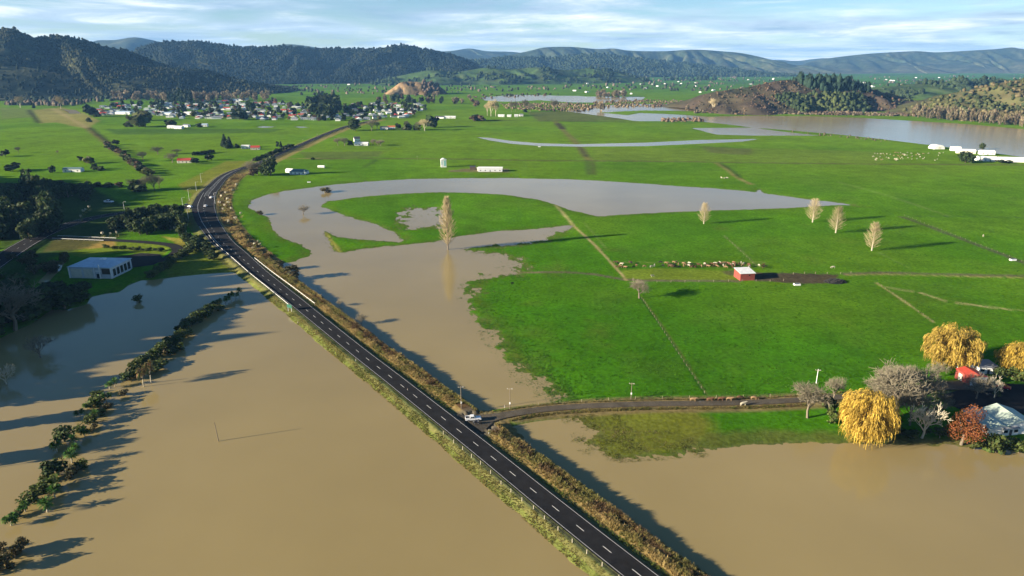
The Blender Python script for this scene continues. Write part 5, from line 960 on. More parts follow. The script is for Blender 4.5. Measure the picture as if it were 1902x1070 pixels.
for px, py, L_, rot, rm_, lab in [(232, 212, 38, -10, m_rblue, 'large silver blue warehouse at the edge of the town'), (318, 214, 28, -4, m_rblue, 'pale blue warehouse beside the olive trees'), (353, 213, 24, -8, m_rwhite, 'white warehouse near the field in front of the town'), (430, 188, 40, 2, m_rwhite, 'long white warehouse at the back of the town'), (452, 187, 34, 0, m_rwhite, 'second long white warehouse at the back of the town')]:
    B('warehouse', px, py, L_, 16, 5, 2, rot, m_white, rm_, lab, 'warehouse', wins=3)
b = town_house(14, 9, 3.4, 1.8, 0, False, m_white, m_rwhite); far_h = [(a, b_) for a, b_ in inpoly([(1050, 150), (1780, 142), (1780, 158), (1480, 168), (1150, 176), (1050, 172)], 46, 23)] + [(648, 158), (724, 158), (845, 158), (178, 165), (960, 152), (1090, 172)]
for a_, b2 in far_h: tag(link('far_house', b, None, (*G(a_, b2), .3), random.uniform(0, 3), 1.05), 'white farm building dotted on the far valley floor', 'house', 'far valley farm buildings')

# ------------------------------------------------------------------ guardrails, fences, poles, signs
def rail_run(P, off, s0, s1, z, label, name='guardrail'):
    Q = seg(P, s0, s1); o = offset(Q, off); root = link(name, None); tag(root, label, 'guardrail'); n = len(Q)
    for z0, z1, dx in ((.42, .56, 0), (.60, .74, 0)):
        A = offset(Q, off - .045); B_ = offset(Q, off + .045)
        V = np.vstack([np.column_stack([A, np.full(n, z + z0)]), np.column_stack([B_, np.full(n, z + z0)]), np.column_stack([B_, np.full(n, z + z1)]), np.column_stack([A, np.full(n, z + z1)])])
        i = np.arange(n - 1); F_ = np.vstack([np.stack([i + a * n, i + 1 + a * n, i + 1 + b2 * n, i + b2 * n], 1) for a, b2 in ((0, 1), (1, 2), (2, 3), (3, 0))]); link('beam', np_mesh('beam', V, F_, m_steel), root)
    A = np.concatenate([[0], np.cumsum(np.linalg.norm(np.diff(o, axis=0), axis=1))])
    b = MB(); b.box(-.09, .09, -.09, .09, -1.2, .72); pm = b.mesh('post', m_wood)
    for s_ in np.arange(0, A[-1], 4.0): link('post', pm, root, (np.interp(s_, A, o[:, 0]) , np.interp(s_, A, o[:, 1]), z))
rail_run(MAIN, -(4.9), s_of(MAIN, 534, 566) , s_of(MAIN, 400, 436), RZ, 'steel guardrail on the junction side of the highway curve')
rail_run(MAIN, 6.2, s_of(MAIN, 562, 570), s_of(MAIN, 455, 484), RZ, 'steel guardrail on the pasture side of the highway')
rail_run(ACCESS, 3.6, s_of(ACCESS, 105, 442, 1.2), s_of(ACCESS, 198, 446, 1.2), 1.2, 'steel guardrail on the near side of the drive'); rail_run(ACCESS, -3.6, s_of(ACCESS, 100, 442, 1.2), s_of(ACCESS, 212, 446, 1.2), 1.2, 'steel guardrail on the far side of the drive')
def fence(pts, label, h=1.25, r_=.09, wires=2, mt=None):
    root = link('fence', None); tag(root, label, 'fence'); b = MB(); b.tube([(0, 0, -.5), (0, 0, h)], [r_, r_ * .9], 6); pm = b.mesh('post', mt or m_wood); P = []
    for x, y in pts: z = max(-.4, hz(x, y)); P.append((x, y, z)); link('post', pm, root, (x, y, z))
    for k in range(wires): w = MB(); zz = h * (.45 + .45 * k); w.tube([(x, y, z + zz) for x, y, z in P], [.008] * len(P), 3, cap=False); link('wire', w.mesh('wire', m_wood), root)
fp = [(840 + a / 3.69, 780 + b2 / 3.69) for a, b2 in [(-60, 105), (10, 165), (72, 212), (133, 262), (195, 312), (263, 377), (335, 445), (403, 500), (478, 562), (557, 620), (632, 690), (725, 765), (822, 850), (922, 925), (1027, 1012), (1140, 1100)]]
fence([G(a, b2, 1.2) for a, b2 in fp], 'post and wire fence on the flooded verge of the highway', 1.2, .12, 2, m_palebark)
fence([G(a, b2) for a, b2 in [(1353, 525), (1378, 524.5), (1404, 524.5), (1430, 525), (1455, 524)]], 'post and wire fence in front of the red barn'); fence([G(a, b2) for a, b2 in [(1473, 511.5), (1494, 510.5), (1514, 510.5), (1536, 511), (1561, 511), (1580, 509.5)]], 'post and wire fence behind the muddy yard')
fence([G(a, b2) for a, b2 in [(1000, 757), (1040, 752.5), (1080, 749), (1130, 746), (1180, 744.5), (1230, 743.5), (1280, 742.5), (1330, 741.5), (1380, 740.5), (1430, 739), (1480, 737)]], 'low fence along the pasture side of the farm lane', 1.1, .07)
fence([G(a, b2) for a, b2 in [(1220, 526.5), (1246, 526.5), (1272, 526.3), (1298, 526), (1325, 525.5)]], 'post and wire fence along the barn track', 1.2, .08)
for k_, (p0, p1, n_, lb) in enumerate([((1066, 421), (1146, 502), 24, 'line of fence posts from the flood down to the barn track'), ((1192, 556), (1308, 733), 28, 'wire fence crossing the near pasture to the lane'), ((1630, 529), (1732, 600), 14, 'wire fence running to the golden willow'), ((1346, 441), (1404, 496), 12, 'wire fence from the poplar to the herd'), ((1680, 402), (1960, 512), 30, 'wire fence along the diagonal race beyond the poplars')]):
    A_, B_ = np.array(G(*p0)), np.array(G(*p1)); fence([tuple(A_ + (B_ - A_) * t) for t in np.linspace(0, 1, n_)], lb, 1.0, .05, 1)
def pole(px, py, ph, label, arm=True, lamp=False, lean=0, mt=None, cat='power pole', name='power_pole', white=False):
    x, y, gz = ground(px, py); m = mpp(px, py); h = ph * m / cosdep(py); b = MB(); b.tube([(0, 0, -.6), (lean * h, 0, h)], [.15, .10], 7); parts = [('shaft', b.mesh('shaft', mt or m_bark))]
    if arm: c = MB(); c.box(-1.0, 1.0, -.06, .06, h - .55, h - .42); parts.append(('crossarm', c.mesh('crossarm', m_wood))); [parts.append(('insulator', (lambda q: (q.tube([(xx, 0, h - .42), (xx, 0, h - .2)], [.06, .04], 5), q.mesh('insulator', m_white))[1])(MB()))) for xx in (-.85, 0.5, .85)]
    if white: c = MB(); c.box(-.22, .22, -.16, .16, 1.9, 2.6); parts.append(('meter_box', c.mesh('meter_box', m_white)))
    if lamp: c = MB(); c.tube([(0, 0, h), (.9, 0, h + .35), (1.9, 0, h + .4)], [.06, .05, .04], 5); parts.append(('bracket', c.mesh('bracket', m_steel))); c = MB(); c.box(1.7, 2.4, -.14, .14, h + .32, h + .46); parts.append(('lamp_head', c.mesh('lamp_head', m_steel)))
    return place(name, parts, (x, y, gz), random.uniform(-.3, .3), 1, label, cat)
pole(406, 817, 35, 'leaning bare pole standing in the wide flood', False, lean=-.07, name='pole', cat='pole'); pole(857, 764, 40, 'power pole on the bank behind the white pickup', True, white=True); pole(947, 760, 38, 'power pole at the flood edge beside the lane', True, white=True)
pole(1172, 742, 30, 'slim power pole at the edge of the green pasture', True, white=True); pole(1516, 712, 26, 'pale power pole behind the bare grey tree', True, mt=m_white)
pole(-130, 884, 40, 'power pole in the flood beyond the hedge', True)
for i, (px, py, ph, l) in enumerate([(352, 373, 21, 'street light at the mouth of the side highway, far side'), (340, 386, 16, 'street light between the evergreens and the side highway'), (351, 413, 24, 'street light in front of the evergreens at the junction'), (400, 381, 20, 'street light on the pampas verge of the junction'), (374, 339, 16, 'street light along the curve past the junction'), (365, 355, 16, 'street light before the curve on the field side'), (233, 400, 22, 'street light in the shade of the side highway'), (38, 445, 26, 'street light at the dark wood beside the side highway')]):
    pole(px, py, ph, l, False, True, mt=m_steel, cat='street light', name='street_light')
for i, (px, py, ph) in enumerate([(508, 293, 12), (530, 284, 9), (563, 268, 8), (590, 257, 7), (775, 297, 7)]): pole(px, py, ph, 'power pole beside the far straight of the highway', True).__setitem__('group', 'poles along the far highway')
m_signgreen = mat('sign_green', (0.010, 0.10, 0.06), 0.5, 0.3); m_signyellow = mat('sign_yellow', (0.62, 0.50, 0.12), 0.5, 0.3)
b = MB(); [b.tube([(xx, 0, -.6), (xx, 0, 2.1)], [.11, .11], 8) for xx in ()]; root = link('road_sign', None, None, (*G(538.5, 576.5, 1.4), 1.2), -.55); tag(root, 'green road sign on white posts at the end of the guardrail', 'sign')
for xx in (-1.15, 1.15): b = MB(); b.tube([(xx, 0, -.8), (xx, 0, 3.2)], [.12, .12], 8); link('post', b.mesh('post', m_white), root)
b = MB(); b.box(-1.7, 1.7, -.16, -.10, 1.5, 3.3); bo = link('board', b.mesh('board', m_signgreen), root); b = MB(); [b.box(*q) for q in ((-1.66, 1.66, -.175, -.162, 3.2, 3.26), (-1.66, 1.66, -.175, -.162, 1.54, 1.6))]; link('border', b.mesh('border', m_rteal), bo)
b = MB(); [b.box(xx - .05, xx + .05, -.05, .05, 0, 1.1) for xx in (-.22, .22)]; c = MB(); c.box(-.45, .45, -.09, -.04, .7, 1.25)
x, y = G(909, 806, 1.2); place('marker_sign', [('posts', b.mesh('posts', m_white)), ('board', c.mesh('board', m_signyellow))], (x, y, hz(x, y)), .5, 1, 'low yellow marker sign on the bank by the lane mouth', 'sign')
b = MB(); b.box(-.05, .05, -.04, .04, -.3, 1.0); c = MB(); c.box(-.055, .055, -.05, .045, .75, .92); edge_marker = [('stake', b.mesh('stake', m_white)), ('reflector', c.mesh('reflector', m_redpaint))]
for px, py in [(867, 773), (937, 752), (661, 672), (757, 727), (553, 597)]:
    x, y = G(px, py, 1.2); place('marker_post', edge_marker, (x, y, max(.2, hz(x, y))), 0, 1, 'white marker post on the highway verge', 'marker post', 'highway marker posts')

# ------------------------------------------------------------------ vehicles
def wheel(mb_t, mb_r, x, y, r_, w): mb_t.tube([(x, y - w / 2, r_), (x, y + w / 2, r_)], [r_, r_], 14); mb_r.tube([(x, y - w / 2 - .01, r_), (x, y + w / 2 + .01, r_)], [r_ * .58, r_ * .58], 10)
def car_body(L_, W_, prof_low, prof_cab, paint, name_b='body'):
    b = MB(); b.prism(prof_low, -W_ / 2, W_ / 2); hw_ = W_ / 2 - .12; k = len(prof_cab)
    V = []
    for sy in (-1, 1):
        for x, z in prof_cab: V.append((x, sy * (W_ / 2 - (.02 if z < 1.05 else .17)), z))
    b.add(V, [tuple(reversed(range(k))), tuple(range(k, 2 * k))] + [(i, (i + 1) % k, k + (i + 1) % k, k + i) for i in range(k)]); return b.mesh(name_b, paint)
m_carwhite = mat('car_white', (0.80, 0.80, 0.79), 0.35, 0.5); m_carred = mat('car_red', (0.42, 0.02, 0.03), 0.3, 0.5); m_carblack = mat('car_dark', (0.03, 0.03, 0.035), 0.3, 0.5); m_chrome = mat('rim_metal', (0.5, 0.5, 0.5), 0.35, 0.5, metal=.6); m_lampw = mat('headlamp', (0.8, 0.8, 0.75), 0.2, 0.6); m_lampr = mat('tail_lamp', (0.4, 0.02, 0.02), 0.3, 0.5)
def car_parts(paint, kind):
    if kind == 'ute':
        low = [(-2.65, .50), (-2.65, 1.05), (-1.05, 1.05), (-1.05, 1.08), (1.05, 1.10), (2.35, 1.02), (2.62, .85), (2.65, .50)]; cab = [(-1.05, 1.06), (-.95, 1.78), (.20, 1.80), (1.05, 1.10)]; wx = (-1.62, 1.62); W_ = 1.86
    else:
        low = [(-2.15, .35), (-2.2, .85), (-1.6, .95), (1.0, .95), (2.05, .80), (2.15, .35)]; cab = [(-1.75, .93), (-1.15, 1.45), (.15, 1.47), (1.05, .94)]; wx = (-1.3, 1.35); W_ = 1.75
    parts = [('body', car_body(5.3, W_, low, cab, paint))]
    c0, c1, c2, c3 = cab
    for sy in (-1, 1):
        for xa, xb in ((c1[0] + .05, (c1[0] + c2[0]) / 2 - .05), ((c1[0] + c2[0]) / 2 + .05, c2[0] + .25)):
            g_ = MB(); z0, z1 = c0[1] + .10, c1[1] - .10; y0 = sy * (W_ / 2 - .01); y1 = sy * (W_ / 2 - .145); g_.add([(xa, y0, z0), (xb, y0, z0), (min(xb, c2[0]), y1, z1), (xa, y1, z1)], [(0, 1, 2, 3)]); parts.append(('side_window', g_.mesh('side_window', m_glass)))
    g_ = MB(); e = .02; g_.add([(c3[0] - .08 + e, -W_ / 2 + .2, c3[1] + .09), (c3[0] - .08 + e, W_ / 2 - .2, c3[1] + .09), (c2[0] + .08 + e, W_ / 2 - .24, c2[1] - .05), (c2[0] + .08 + e, -W_ / 2 + .24, c2[1] - .05)], [(0, 1, 2, 3)]); parts.append(('windscreen', g_.mesh('windscreen', m_glass)))
    g_ = MB(); g_.add([(c0[0] - e + .03, -W_ / 2 + .25, c0[1] + .25), (c0[0] - e + .03, W_ / 2 - .25, c0[1] + .25), (c1[0] - e - .02, W_ / 2 - .28, c1[1] - .08), (c1[0] - e - .02, -W_ / 2 + .28, c1[1] - .08)], [(3, 2, 1, 0)]); parts.append(('rear_window', g_.mesh('rear_window', m_glass)))
    for x in wx:
        for sy in (-1, 1): t, r_ = MB(), MB(); wheel(t, r_, x, sy * (W_ / 2 - .08), .37 if kind == 'ute' else .31, .24); parts.append(('wheel', t.mesh('wheel', m_rubber), [('rim', r_.mesh('rim', m_chrome))]))
    xf = low[-2][0]
    for sy in (-1, 1): h_ = MB(); h_.box(xf - .12, xf + .03, sy * .68 - .18, sy * .68 + .18, .68, .82); parts.append(('headlight', h_.mesh('headlight', m_lampw))); h_ = MB(); h_.box(low[1][0] - .02, low[1][0] + .06, sy * .72 - .1, sy * .72 + .1, .70, .86); parts.append(('tail_light', h_.mesh('tail_light', m_lampr)))
    if kind == 'ute':
        t = MB(); t.box(-2.56, -1.14, -.80, .80, 1.045, 1.065); parts.append(('tray_bed', t.mesh('tray_bed', m_rubber)))
        for q in ((-2.65, -1.10, -.93, -.83), (-2.65, -1.10, .83, .93), (-2.65, -2.56, -.83, .83)): t = MB(); t.box(*q, 1.03, 1.42); parts.append(('tray_side', t.mesh('tray_side', paint)))
        t = MB(); t.box(2.6, 2.74, -.9, .9, .42, .66); parts.append(('bumper', t.mesh('bumper', m_carblack)))
    return parts
x, y = G(879, 781, 1.2); place('pickup_truck', car_parts(m_carwhite, 'ute'), (x, y, float(lane_z(x, y)[0]) + .01), .14, 1, 'white pickup truck parked at the mouth of the farm lane', 'pickup')
carw = car_parts(m_carwhite, 'car')
for px, py, rz, l in [(353, 385, 2.6, 'white car waiting on the side highway at the junction'), (382, 384, 1.7, 'white car on the highway beside the junction, nearest the median'), (393, 368, 1.5, 'white car on the highway past the junction, at the pampas verge')]: x, y = G(px, py, RZ); place('car', carw, (x, y, RZ + .01), rz, 1.15, l, 'car')
x, y = G(347, 382, RZ); place('car', car_parts(m_carblack, 'car'), (x, y, RZ + .0), .1, 1.1, 'dark car on the side highway behind the white one', 'car')
x, y = G(1863, 721, .8); place('car', car_parts(m_carred, 'car'), (x, y, .84), -.7, 1.1, 'red car parked in the farm yard', 'car')
x, y = G(203, 378); place('van', car_parts(m_carwhite, 'ute'), (x, y, hz(x, y)), -.2, 1.5, 'white pickup in the shade beside the dark belt', 'pickup')
# quad bike and rider beside the pickup
def skinned(name, verts, edges, radii, mt, sub=1):
    me_ = bpy.data.meshes.new(name); me_.from_pydata(verts, edges, []); o = bpy.data.objects.new(name, me_); COL.objects.link(o)
    bm = bmesh.new(); bm.from_mesh(me_); ly = bm.verts.layers.skin.verify(); bm.verts.ensure_lookup_table()
    for v_, r_ in zip(bm.verts, radii): v_[ly].radius = (r_, r_) if not isinstance(r_, tuple) else r_
    bm.verts[0][ly].use_root = True; bm.to_mesh(me_); bm.free()
    o.modifiers.new('skin', 'SKIN'); s_ = o.modifiers.new('sub', 'SUBSURF'); s_.levels = sub; s_.render_levels = sub
    dg = bpy.context.evaluated_depsgraph_get(); dg.update(); r_ = bpy.data.meshes.new_from_object(o.evaluated_get(dg)); bpy.data.objects.remove(o); r_.name = name; r_.materials.clear(); r_.materials.append(mt); return r_
m_cloth = mat('navy_overalls', (0.025, 0.03, 0.055), 0.9, 0.1); m_skin = mat('skin', (0.42, 0.27, 0.19), 0.6, 0.3); m_hair = mat('dark_hair', (0.03, 0.02, 0.015), 0.8)
pv_ = [(0, 0, .92), (0, 0, 1.15), (.02, 0, 1.38), (.03, 0, 1.50), (.10, -.11, .90), (.36, -.20, .72), (.30, -.24, .30), (.42, -.24, .26), (.10, .11, .90), (.36, .20, .72), (.30, .24, .30), (.42, .24, .26), (.02, -.20, 1.40), (.18, -.30, 1.18), (.48, -.30, 1.10), (.02, .20, 1.40), (.18, .30, 1.18), (.48, .30, 1.10)]
pe_ = [(0, 1), (1, 2), (2, 3), (0, 4), (4, 5), (5, 6), (6, 7), (0, 8), (8, 9), (9, 10), (10, 11), (2, 12), (12, 13), (13, 14), (2, 15), (15, 16), (16, 17)]
pr_ = [.15, .14, .16, .06, .10, .08, .055, .05, .10, .08, .055, .05, .075, .055, .04, .075, .055, .04]
x, y = G(884, 787.5, 1.2); qz = float(lane_z(x, y)[0]) + .01
rider = link('person', None, None, (x, y, qz), .16); tag(rider, 'person in dark overalls sitting on the quad bike by the pickup', 'person')
link('body', skinned('body', pv_, pe_, pr_, m_cloth), rider)
hv = [(.03, 0, 1.52), (.04, 0, 1.62), (.06, 0, 1.72), (.05, 0, 1.80)]; hd = link('head', skinned('head', hv, [(0, 1), (1, 2), (2, 3)], [.055, .085, .10, .07], m_skin, 2), rider)
b = MB(); b.tube([(.03, 0, 1.72), (.03, 0, 1.80), (.02, 0, 1.85)], [.112, .105, .05], 10); link('cap', b.mesh('cap', m_hair, True), hd)
b = MB(); b.box(.15, .18, -.045, -.02, 1.715, 1.735); b.box(.15, .18, .02, .045, 1.715, 1.735); link('eyes', b.mesh('eyes', m_hair), hd); b = MB(); b.add([(.15, -.015, 1.70), (.15, .015, 1.70), (.185, 0, 1.675), (.15, 0, 1.72)], [(0, 1, 2), (1, 3, 2), (3, 0, 2)]); link('nose', b.mesh('nose', m_skin), hd)
for sy in (-1, 1):
    b = MB(); b.box(.46, .54, sy * .30 - .04, sy * .30 + .04, 1.07, 1.11)
    for k in range(4): b.tube([(.54, sy * .30 - .033 + k * .022, 1.095), (.58 + .006 * (k in (1, 2)), sy * .30 - .033 + k * .022, 1.085), (.575, sy * .30 - .033 + k * .022, 1.055)], [.010, .010, .008], 5)
    b.tube([(.49, sy * .26, 1.08), (.54, sy * .255, 1.065)], [.012, .009], 5); link('hand', b.mesh('hand', m_skin), rider)
qb = link('quad_bike', None, None, (x, y, qz), .16); tag(qb, 'dark farm quad bike standing beside the white pickup', 'quad bike')
b = MB(); b.prism([(-.85, .55), (-.8, .80), (-.2, .78), (.15, .82), (.45, .95), (.85, .85), (.9, .5), (.4, .38), (-.4, .38)], -.22, .22); link('body', b.mesh('body', m_carblack), qb)
b = MB(); b.prism([(-.75, .80), (-.7, .90), (.05, .86), (.1, .80)], -.17, .17); link('seat', b.mesh('seat', m_rubber), qb)
b = MB(); b.tube([(.42, -.36, 1.08), (.50, 0, 1.05), (.42, .36, 1.08)], [.02, .025, .02], 6); b.tube([(.50, 0, 1.05), (.6, 0, .8)], [.03, .03], 6); link('handlebar', b.mesh('handlebar', m_carblack), qb)
for xx, z0 in ((-.72, .84), (.78, .92)): b = MB(); [b.box(xx - .28, xx + .28, yy - .015, yy + .015, z0, z0 + .03) for yy in (-.4, -.2, 0, .2, .4)]; link('rack', b.mesh('rack', m_steel), qb)
for xx in (-.62, .66):
    for sy in (-1, 1):
        t, r_ = MB(), MB(); wheel(t, r_, xx, sy * .44, .29, .24); w_ = link('wheel', t.mesh('wheel', m_rubber), qb); link('rim', r_.mesh('rim', m_chrome), w_)
        f_ = MB(); f_.box(xx - .34, xx + .34, sy * .44 - .15, sy * .44 + .15, .66, .70); link('mudguard', f_.mesh('mudguard', m_carblack), qb)

# ------------------------------------------------------------------ cattle and yard things
cv = [(-.75, 0, 1.12), (-.35, 0, 1.05), (.15, 0, 1.05), (.62, 0, 1.12), (.95, 0, 1.28), (1.20, 0, 1.36), (1.52, 0, 1.18), (-.72, -.20, .80), (-.82, -.21, .45), (-.74, -.21, .04), (-.72, .20, .80), (-.82, .21, .45), (-.74, .21, .04), (.58, -.19, .75), (.58, -.19, .42), (.58, -.19, .04), (.58, .19, .75), (.58, .19, .42), (.58, .19, .04), (-.92, 0, 1.15), (-.98, 0, .55), (1.18, -.17, 1.42), (1.18, .17, 1.42)]
ce = [(1, 0), (1, 2), (2, 3), (3, 4), (4, 5), (5, 6), (0, 7), (7, 8), (8, 9), (0, 10), (10, 11), (11, 12), (3, 13), (13, 14), (14, 15), (3, 16), (16, 17), (17, 18), (0, 19), (19, 20), (5, 21), (5, 22)]
cr = [.30, .36, .37, .32, .20, .14, .09, .15, .07, .055, .15, .07, .055, .13, .07, .055, .13, .07, .055, .04, .03, .03, .03]
gz_ = [list(p) for p in cv]; gz_[4] = [.98, 0, .95]; gz_[5] = [1.25, 0, .55]; gz_[6] = [1.42, 0, .22]; gz_[21] = [1.22, -.17, .66]; gz_[22] = [1.22, .17, .66]
cow_m = {n: mat('hide_' + n, c, .8, .2, [(1.6, .3)]) for n, c in (('brown', (.13, .065, .035)), ('tan', (.24, .155, .08)), ('black', (.02, .018, .016)), ('cream', (.42, .38, .28)))}
order = [1, 0] + list(range(2, len(cv)))
def cow_mesh(V, n): return skinned('cow', V, ce, cr, cow_m[n], 1)
COW = {n: [cow_mesh(cv, n), cow_mesh([tuple(p) for p in gz_], n)] for n in cow_m}
def cow(px, py, n, label, group=None, sc=1.0, rz=None):
    x, y = G(px, py, .5); return tag(link('cow', rd.choice(COW[n]), None, (x, y, max(.0, hz(x, y)) - .02), rd.uniform(0, 6.28) if rz is None else rz, sc), label, 'cow', group)
for i in range(84):
    a = rd.choice([rd.uniform(1138, 1425), rd.uniform(1138, 1425), rd.uniform(1138, 1425), rd.gauss(1340, 26), rd.gauss(1285, 24)]); a = min(1424, max(1136, a)); b_ = rd.uniform(489, 498.5) + max(0, (a - 1390)) * .05
    n = rd.choice(['brown', 'brown', 'tan', 'tan', 'black', 'cream']); cow(a, b_, n, '%s cow in the herd strung along the paddock above the barn' % n, 'herd above the barn', 1.1)
for px, py, n in [(1287, 747, 'tan'), (1318, 747, 'brown'), (1338, 746, 'brown'), (1354, 746, 'tan'), (1373, 744, 'brown'), (1400, 744, 'tan'), (1380, 755, 'cream')]: cow(px, py, n, '%s cow walking along the farm lane' % n, 'cows on the farm lane', 1.2, rd.uniform(-.3, .3))
cow(1547, 499, 'cream', 'pale cow grazing behind the muddy yard', None, 1.15); cow(1826, 440, 'cream', 'pale cow alone on the paddock beyond the poplars', None, 1.2); cow(952, 528, 'black', 'dark cow at the bend of the flooded pasture', None, 1.1); cow(1212, 515, 'cream', 'pale cow on the bare paddock beside the barn', None, 1.1)
for i in range(58): cow(min(1752, max(1622, rd.gauss(1685, 32))), rd.uniform(284, 300), rd.choice(['cream', 'cream', 'tan']), 'pale cow in the herd near the riverside farm', 'herd near the riverside farm', 1.05)
for a in (1340, 1345, 1350): cow(a, 333 + rd.uniform(-1, 1), 'cream', 'pale cow in the trio beside the drain', 'three cows by the drain', 1.4)
for px, py, l in [(1480, 530, 'pale trough on the near side of the muddy yard'), (1002, 273, 'white trough on the far paddock below the long puddle'), (1881, 484, 'grey trough beside the diagonal race'), (574, 339, 'pale pump box at the far edge of the flood')]:
    b = MB(); b.box(-1.4, 1.4, -.8, .8, -.1, .75); c = MB(); c.box(-1.25, 1.25, -.65, .65, .70, .76); x, y = G(px, py, .5); place('trough', [('basin', b.mesh('basin', m_white)), ('water_surface', c.mesh('water_surface', m_glass))], (x, y, hz(x, y)), .1, 1.2, l, 'trough')
# silage stack under old tyres
x, y = G(1551, 524, .5); st = link('silage_stack', None, None, (x, y, .4), .15); tag(st, 'silage stack covered with old black tyres at the yard end', 'silage stack')
b = MB(); ring = []
for k, (s_, z_) in enumerate([(1, -.2), (.9, .7), (.65, 1.3), (.2, 1.5)]): ring.append([(math.cos(t) * 6.2 * s_, math.sin(t) * 4.4 * s_, z_) for t in np.linspace(0, 2 * math.pi, 20, endpoint=False)])
V = [p for r_ in ring for p in r_]; F_ = [(k * 20 + i, k * 20 + (i + 1) % 20, (k + 1) * 20 + (i + 1) % 20, (k + 1) * 20 + i) for k in range(3) for i in range(20)] + [tuple(range(60, 80))]; b.add(V, F_); link('cover', b.mesh('cover', m_rubber, True), st)
b = MB(); ty = []
for k in range(10):
    t = 2 * math.pi * k / 10
    for r_, z_ in ((.36, 0), (.22, .1), (.36, .2), (.36, 0)): ty.append((math.cos(t) * r_, math.sin(t) * r_, z_))
b.add(ty, [(k * 4 + j, ((k + 1) % 10) * 4 + j, ((k + 1) % 10) * 4 + j + 1, k * 4 + j + 1) for k in range(10) for j in range(3)]); tm = b.mesh('tyre', mat('old_tyre', (.05, .048, .045), .9, .1))
for i in range(90):
    q = math.sqrt(rd.random()) * 1.05; t = rd.uniform(0, 6.283); z_ = np.interp(q, [0, .2, .65, .9, 1.05], [1.5, 1.5, 1.3, .7, 0]); link('tyre', tm, st, (math.cos(t) * 6.2 * q, math.sin(t) * 4.4 * q, z_)).rotation_euler = (rd.uniform(-.4, .4), rd.uniform(-.4, .4), 0)

# ------------------------------------------------------------------ rank grass, scrub and half drowned pasture
def tuft(nb, h, sp, w, seed):
    r = np.random.default_rng(seed); V = []; F_ = []
    for i in range(nb):
        a = r.uniform(0, 6.28); q = r.uniform(0, sp * .4); l = r.uniform(.5, 1) * h; e = sp * r.uniform(.3, 1); p = np.array((math.cos(a) * q, math.sin(a) * q, 0)); s = np.array((-math.sin(a), math.cos(a), 0)) * w
        V += [p - s, p + s, p + np.array((math.cos(a) * e, math.sin(a) * e, l))]; F_.append((3 * i, 3 * i + 1, 3 * i + 2))
    return np.array(V), np.array(F_)
TUFT = tuft(13, 1.0, .55, .125, 1); SEDGE = tuft(8, 1.0, .5, .16, 2)
def grass(name, XY, hgt, wid, cols, label, seed, base=TUFT, zoff=-.05):
    r = np.random.default_rng(seed); n = len(XY); z = height(XY[:, 0], XY[:, 1])[0]; k = z > -.25; XY = XY[k]; z = np.maximum(z[k], -.05); n = len(XY)
    pn = fbm(XY[:, 0] / 4.5, XY[:, 1] / 4.5, 3, seed + 60); h = hgt * r.uniform(.45, 1.25, n) * np.clip(.85 + 1.1 * pn, .25, 1.7); w = wid * r.uniform(.6, 1.3, n); pc = fbm(XY[:, 0] / 9, XY[:, 1] / 9, 3, seed + 90); C = np.array(cols)[np.clip((pc * 1.5 + .5) * len(cols) + r.normal(size=n) * 1.1, 0, len(cols) - 1).astype(int)] * r.uniform(.65, 1.4, (n, 1))
    return tag(link(name, scatter(name, base, np.column_stack([XY, z + zoff]), np.stack([w, w, h], 1), r.uniform(0, 6.28, n), C, m_stuff, .15, seed)), label, None, None, 'stuff')
def beside(P, s0, s1, n, lo, hi, seed):
    r = np.random.default_rng(seed); A = arclen(P); s = r.uniform(s0, s1, n); x = np.interp(s, A, P[:, 0]); y = np.interp(s, A, P[:, 1]); hw_ = np.interp(s, A, P[:, 2])
    tx = np.interp(s + 1, A, P[:, 0]) - np.interp(s - 1, A, P[:, 0]); ty_ = np.interp(s + 1, A, P[:, 1]) - np.interp(s - 1, A, P[:, 1]); l = np.hypot(tx, ty_); o = r.uniform(lo, hi, n); o = o + np.sign(o) * hw_
    Q = np.stack([x + ty_ / l * o, y - tx / l * o], 1); d, i, _ = line_dist(Q[:, 0], Q[:, 1], LANE, 25); d2_, i2, _ = line_dist(Q[:, 0], Q[:, 1], MAIN, 40)
    return Q[(d > LANE[i, 2] + 1.0) & (d2_ > MAIN[i2, 2] + .8) & ~((d < 14) & (d2_ < MAIN[i2, 2] + 8) & (Q[:, 1] < 215) & (Q[:, 1] > 196))]
S0, SG, SE = 0, s_of(MAIN, 520, 540), s_of(MAIN, 455, 484)
GOLD = [(.36, .27, .11), (.31, .225, .085), (.26, .215, .075), (.20, .185, .055)]; BRN = [(.15, .095, .045), (.11, .07, .032), (.20, .135, .065), (.085, .06, .028)]; YGR = [(.165, .165, .045), (.11, .14, .03), (.21, .175, .065)]
grass('dry_grass', np.vstack([beside(MAIN, S0, SE, 5200, 3.2, 5.8, 1), beside(MAIN, S0, SE, 3000, 7.6, 10.2, 2)]), 0.95, 0.9, GOLD, 'golden dry grass along the highway bank', 1)
grass('brown_scrub', beside(MAIN, S0, SE, 5200, 4.8, 9.0, 3), 0.95, 1.0, BRN + GOLD[2:], 'brown dead scrub on the crown of the highway bank', 2)
grass('verge_grass', beside(MAIN, S0, SG, 9500, -4.8, -1.5, 4), .5, .42, YGR + GOLD[2:], 'yellow green grass on the flooded verge of the highway', 3)
grass('verge_grass', np.vstack([beside(MAIN, S0, SE, 2600, 1.2, 2.8, 5)]), .45, .7, [(.12, .15, .03), (.2, .17, .06)], 'short green grass in the roadside drain', 4)
grass('dry_grass', np.vstack([beside(MAIN, SE, s_of(MAIN, 425, 322), 3000, 2.0, 13, 6)]), 1.5, 1.4, GOLD + BRN[:2], 'dry grass and bracken on the curve of the highway', 5)
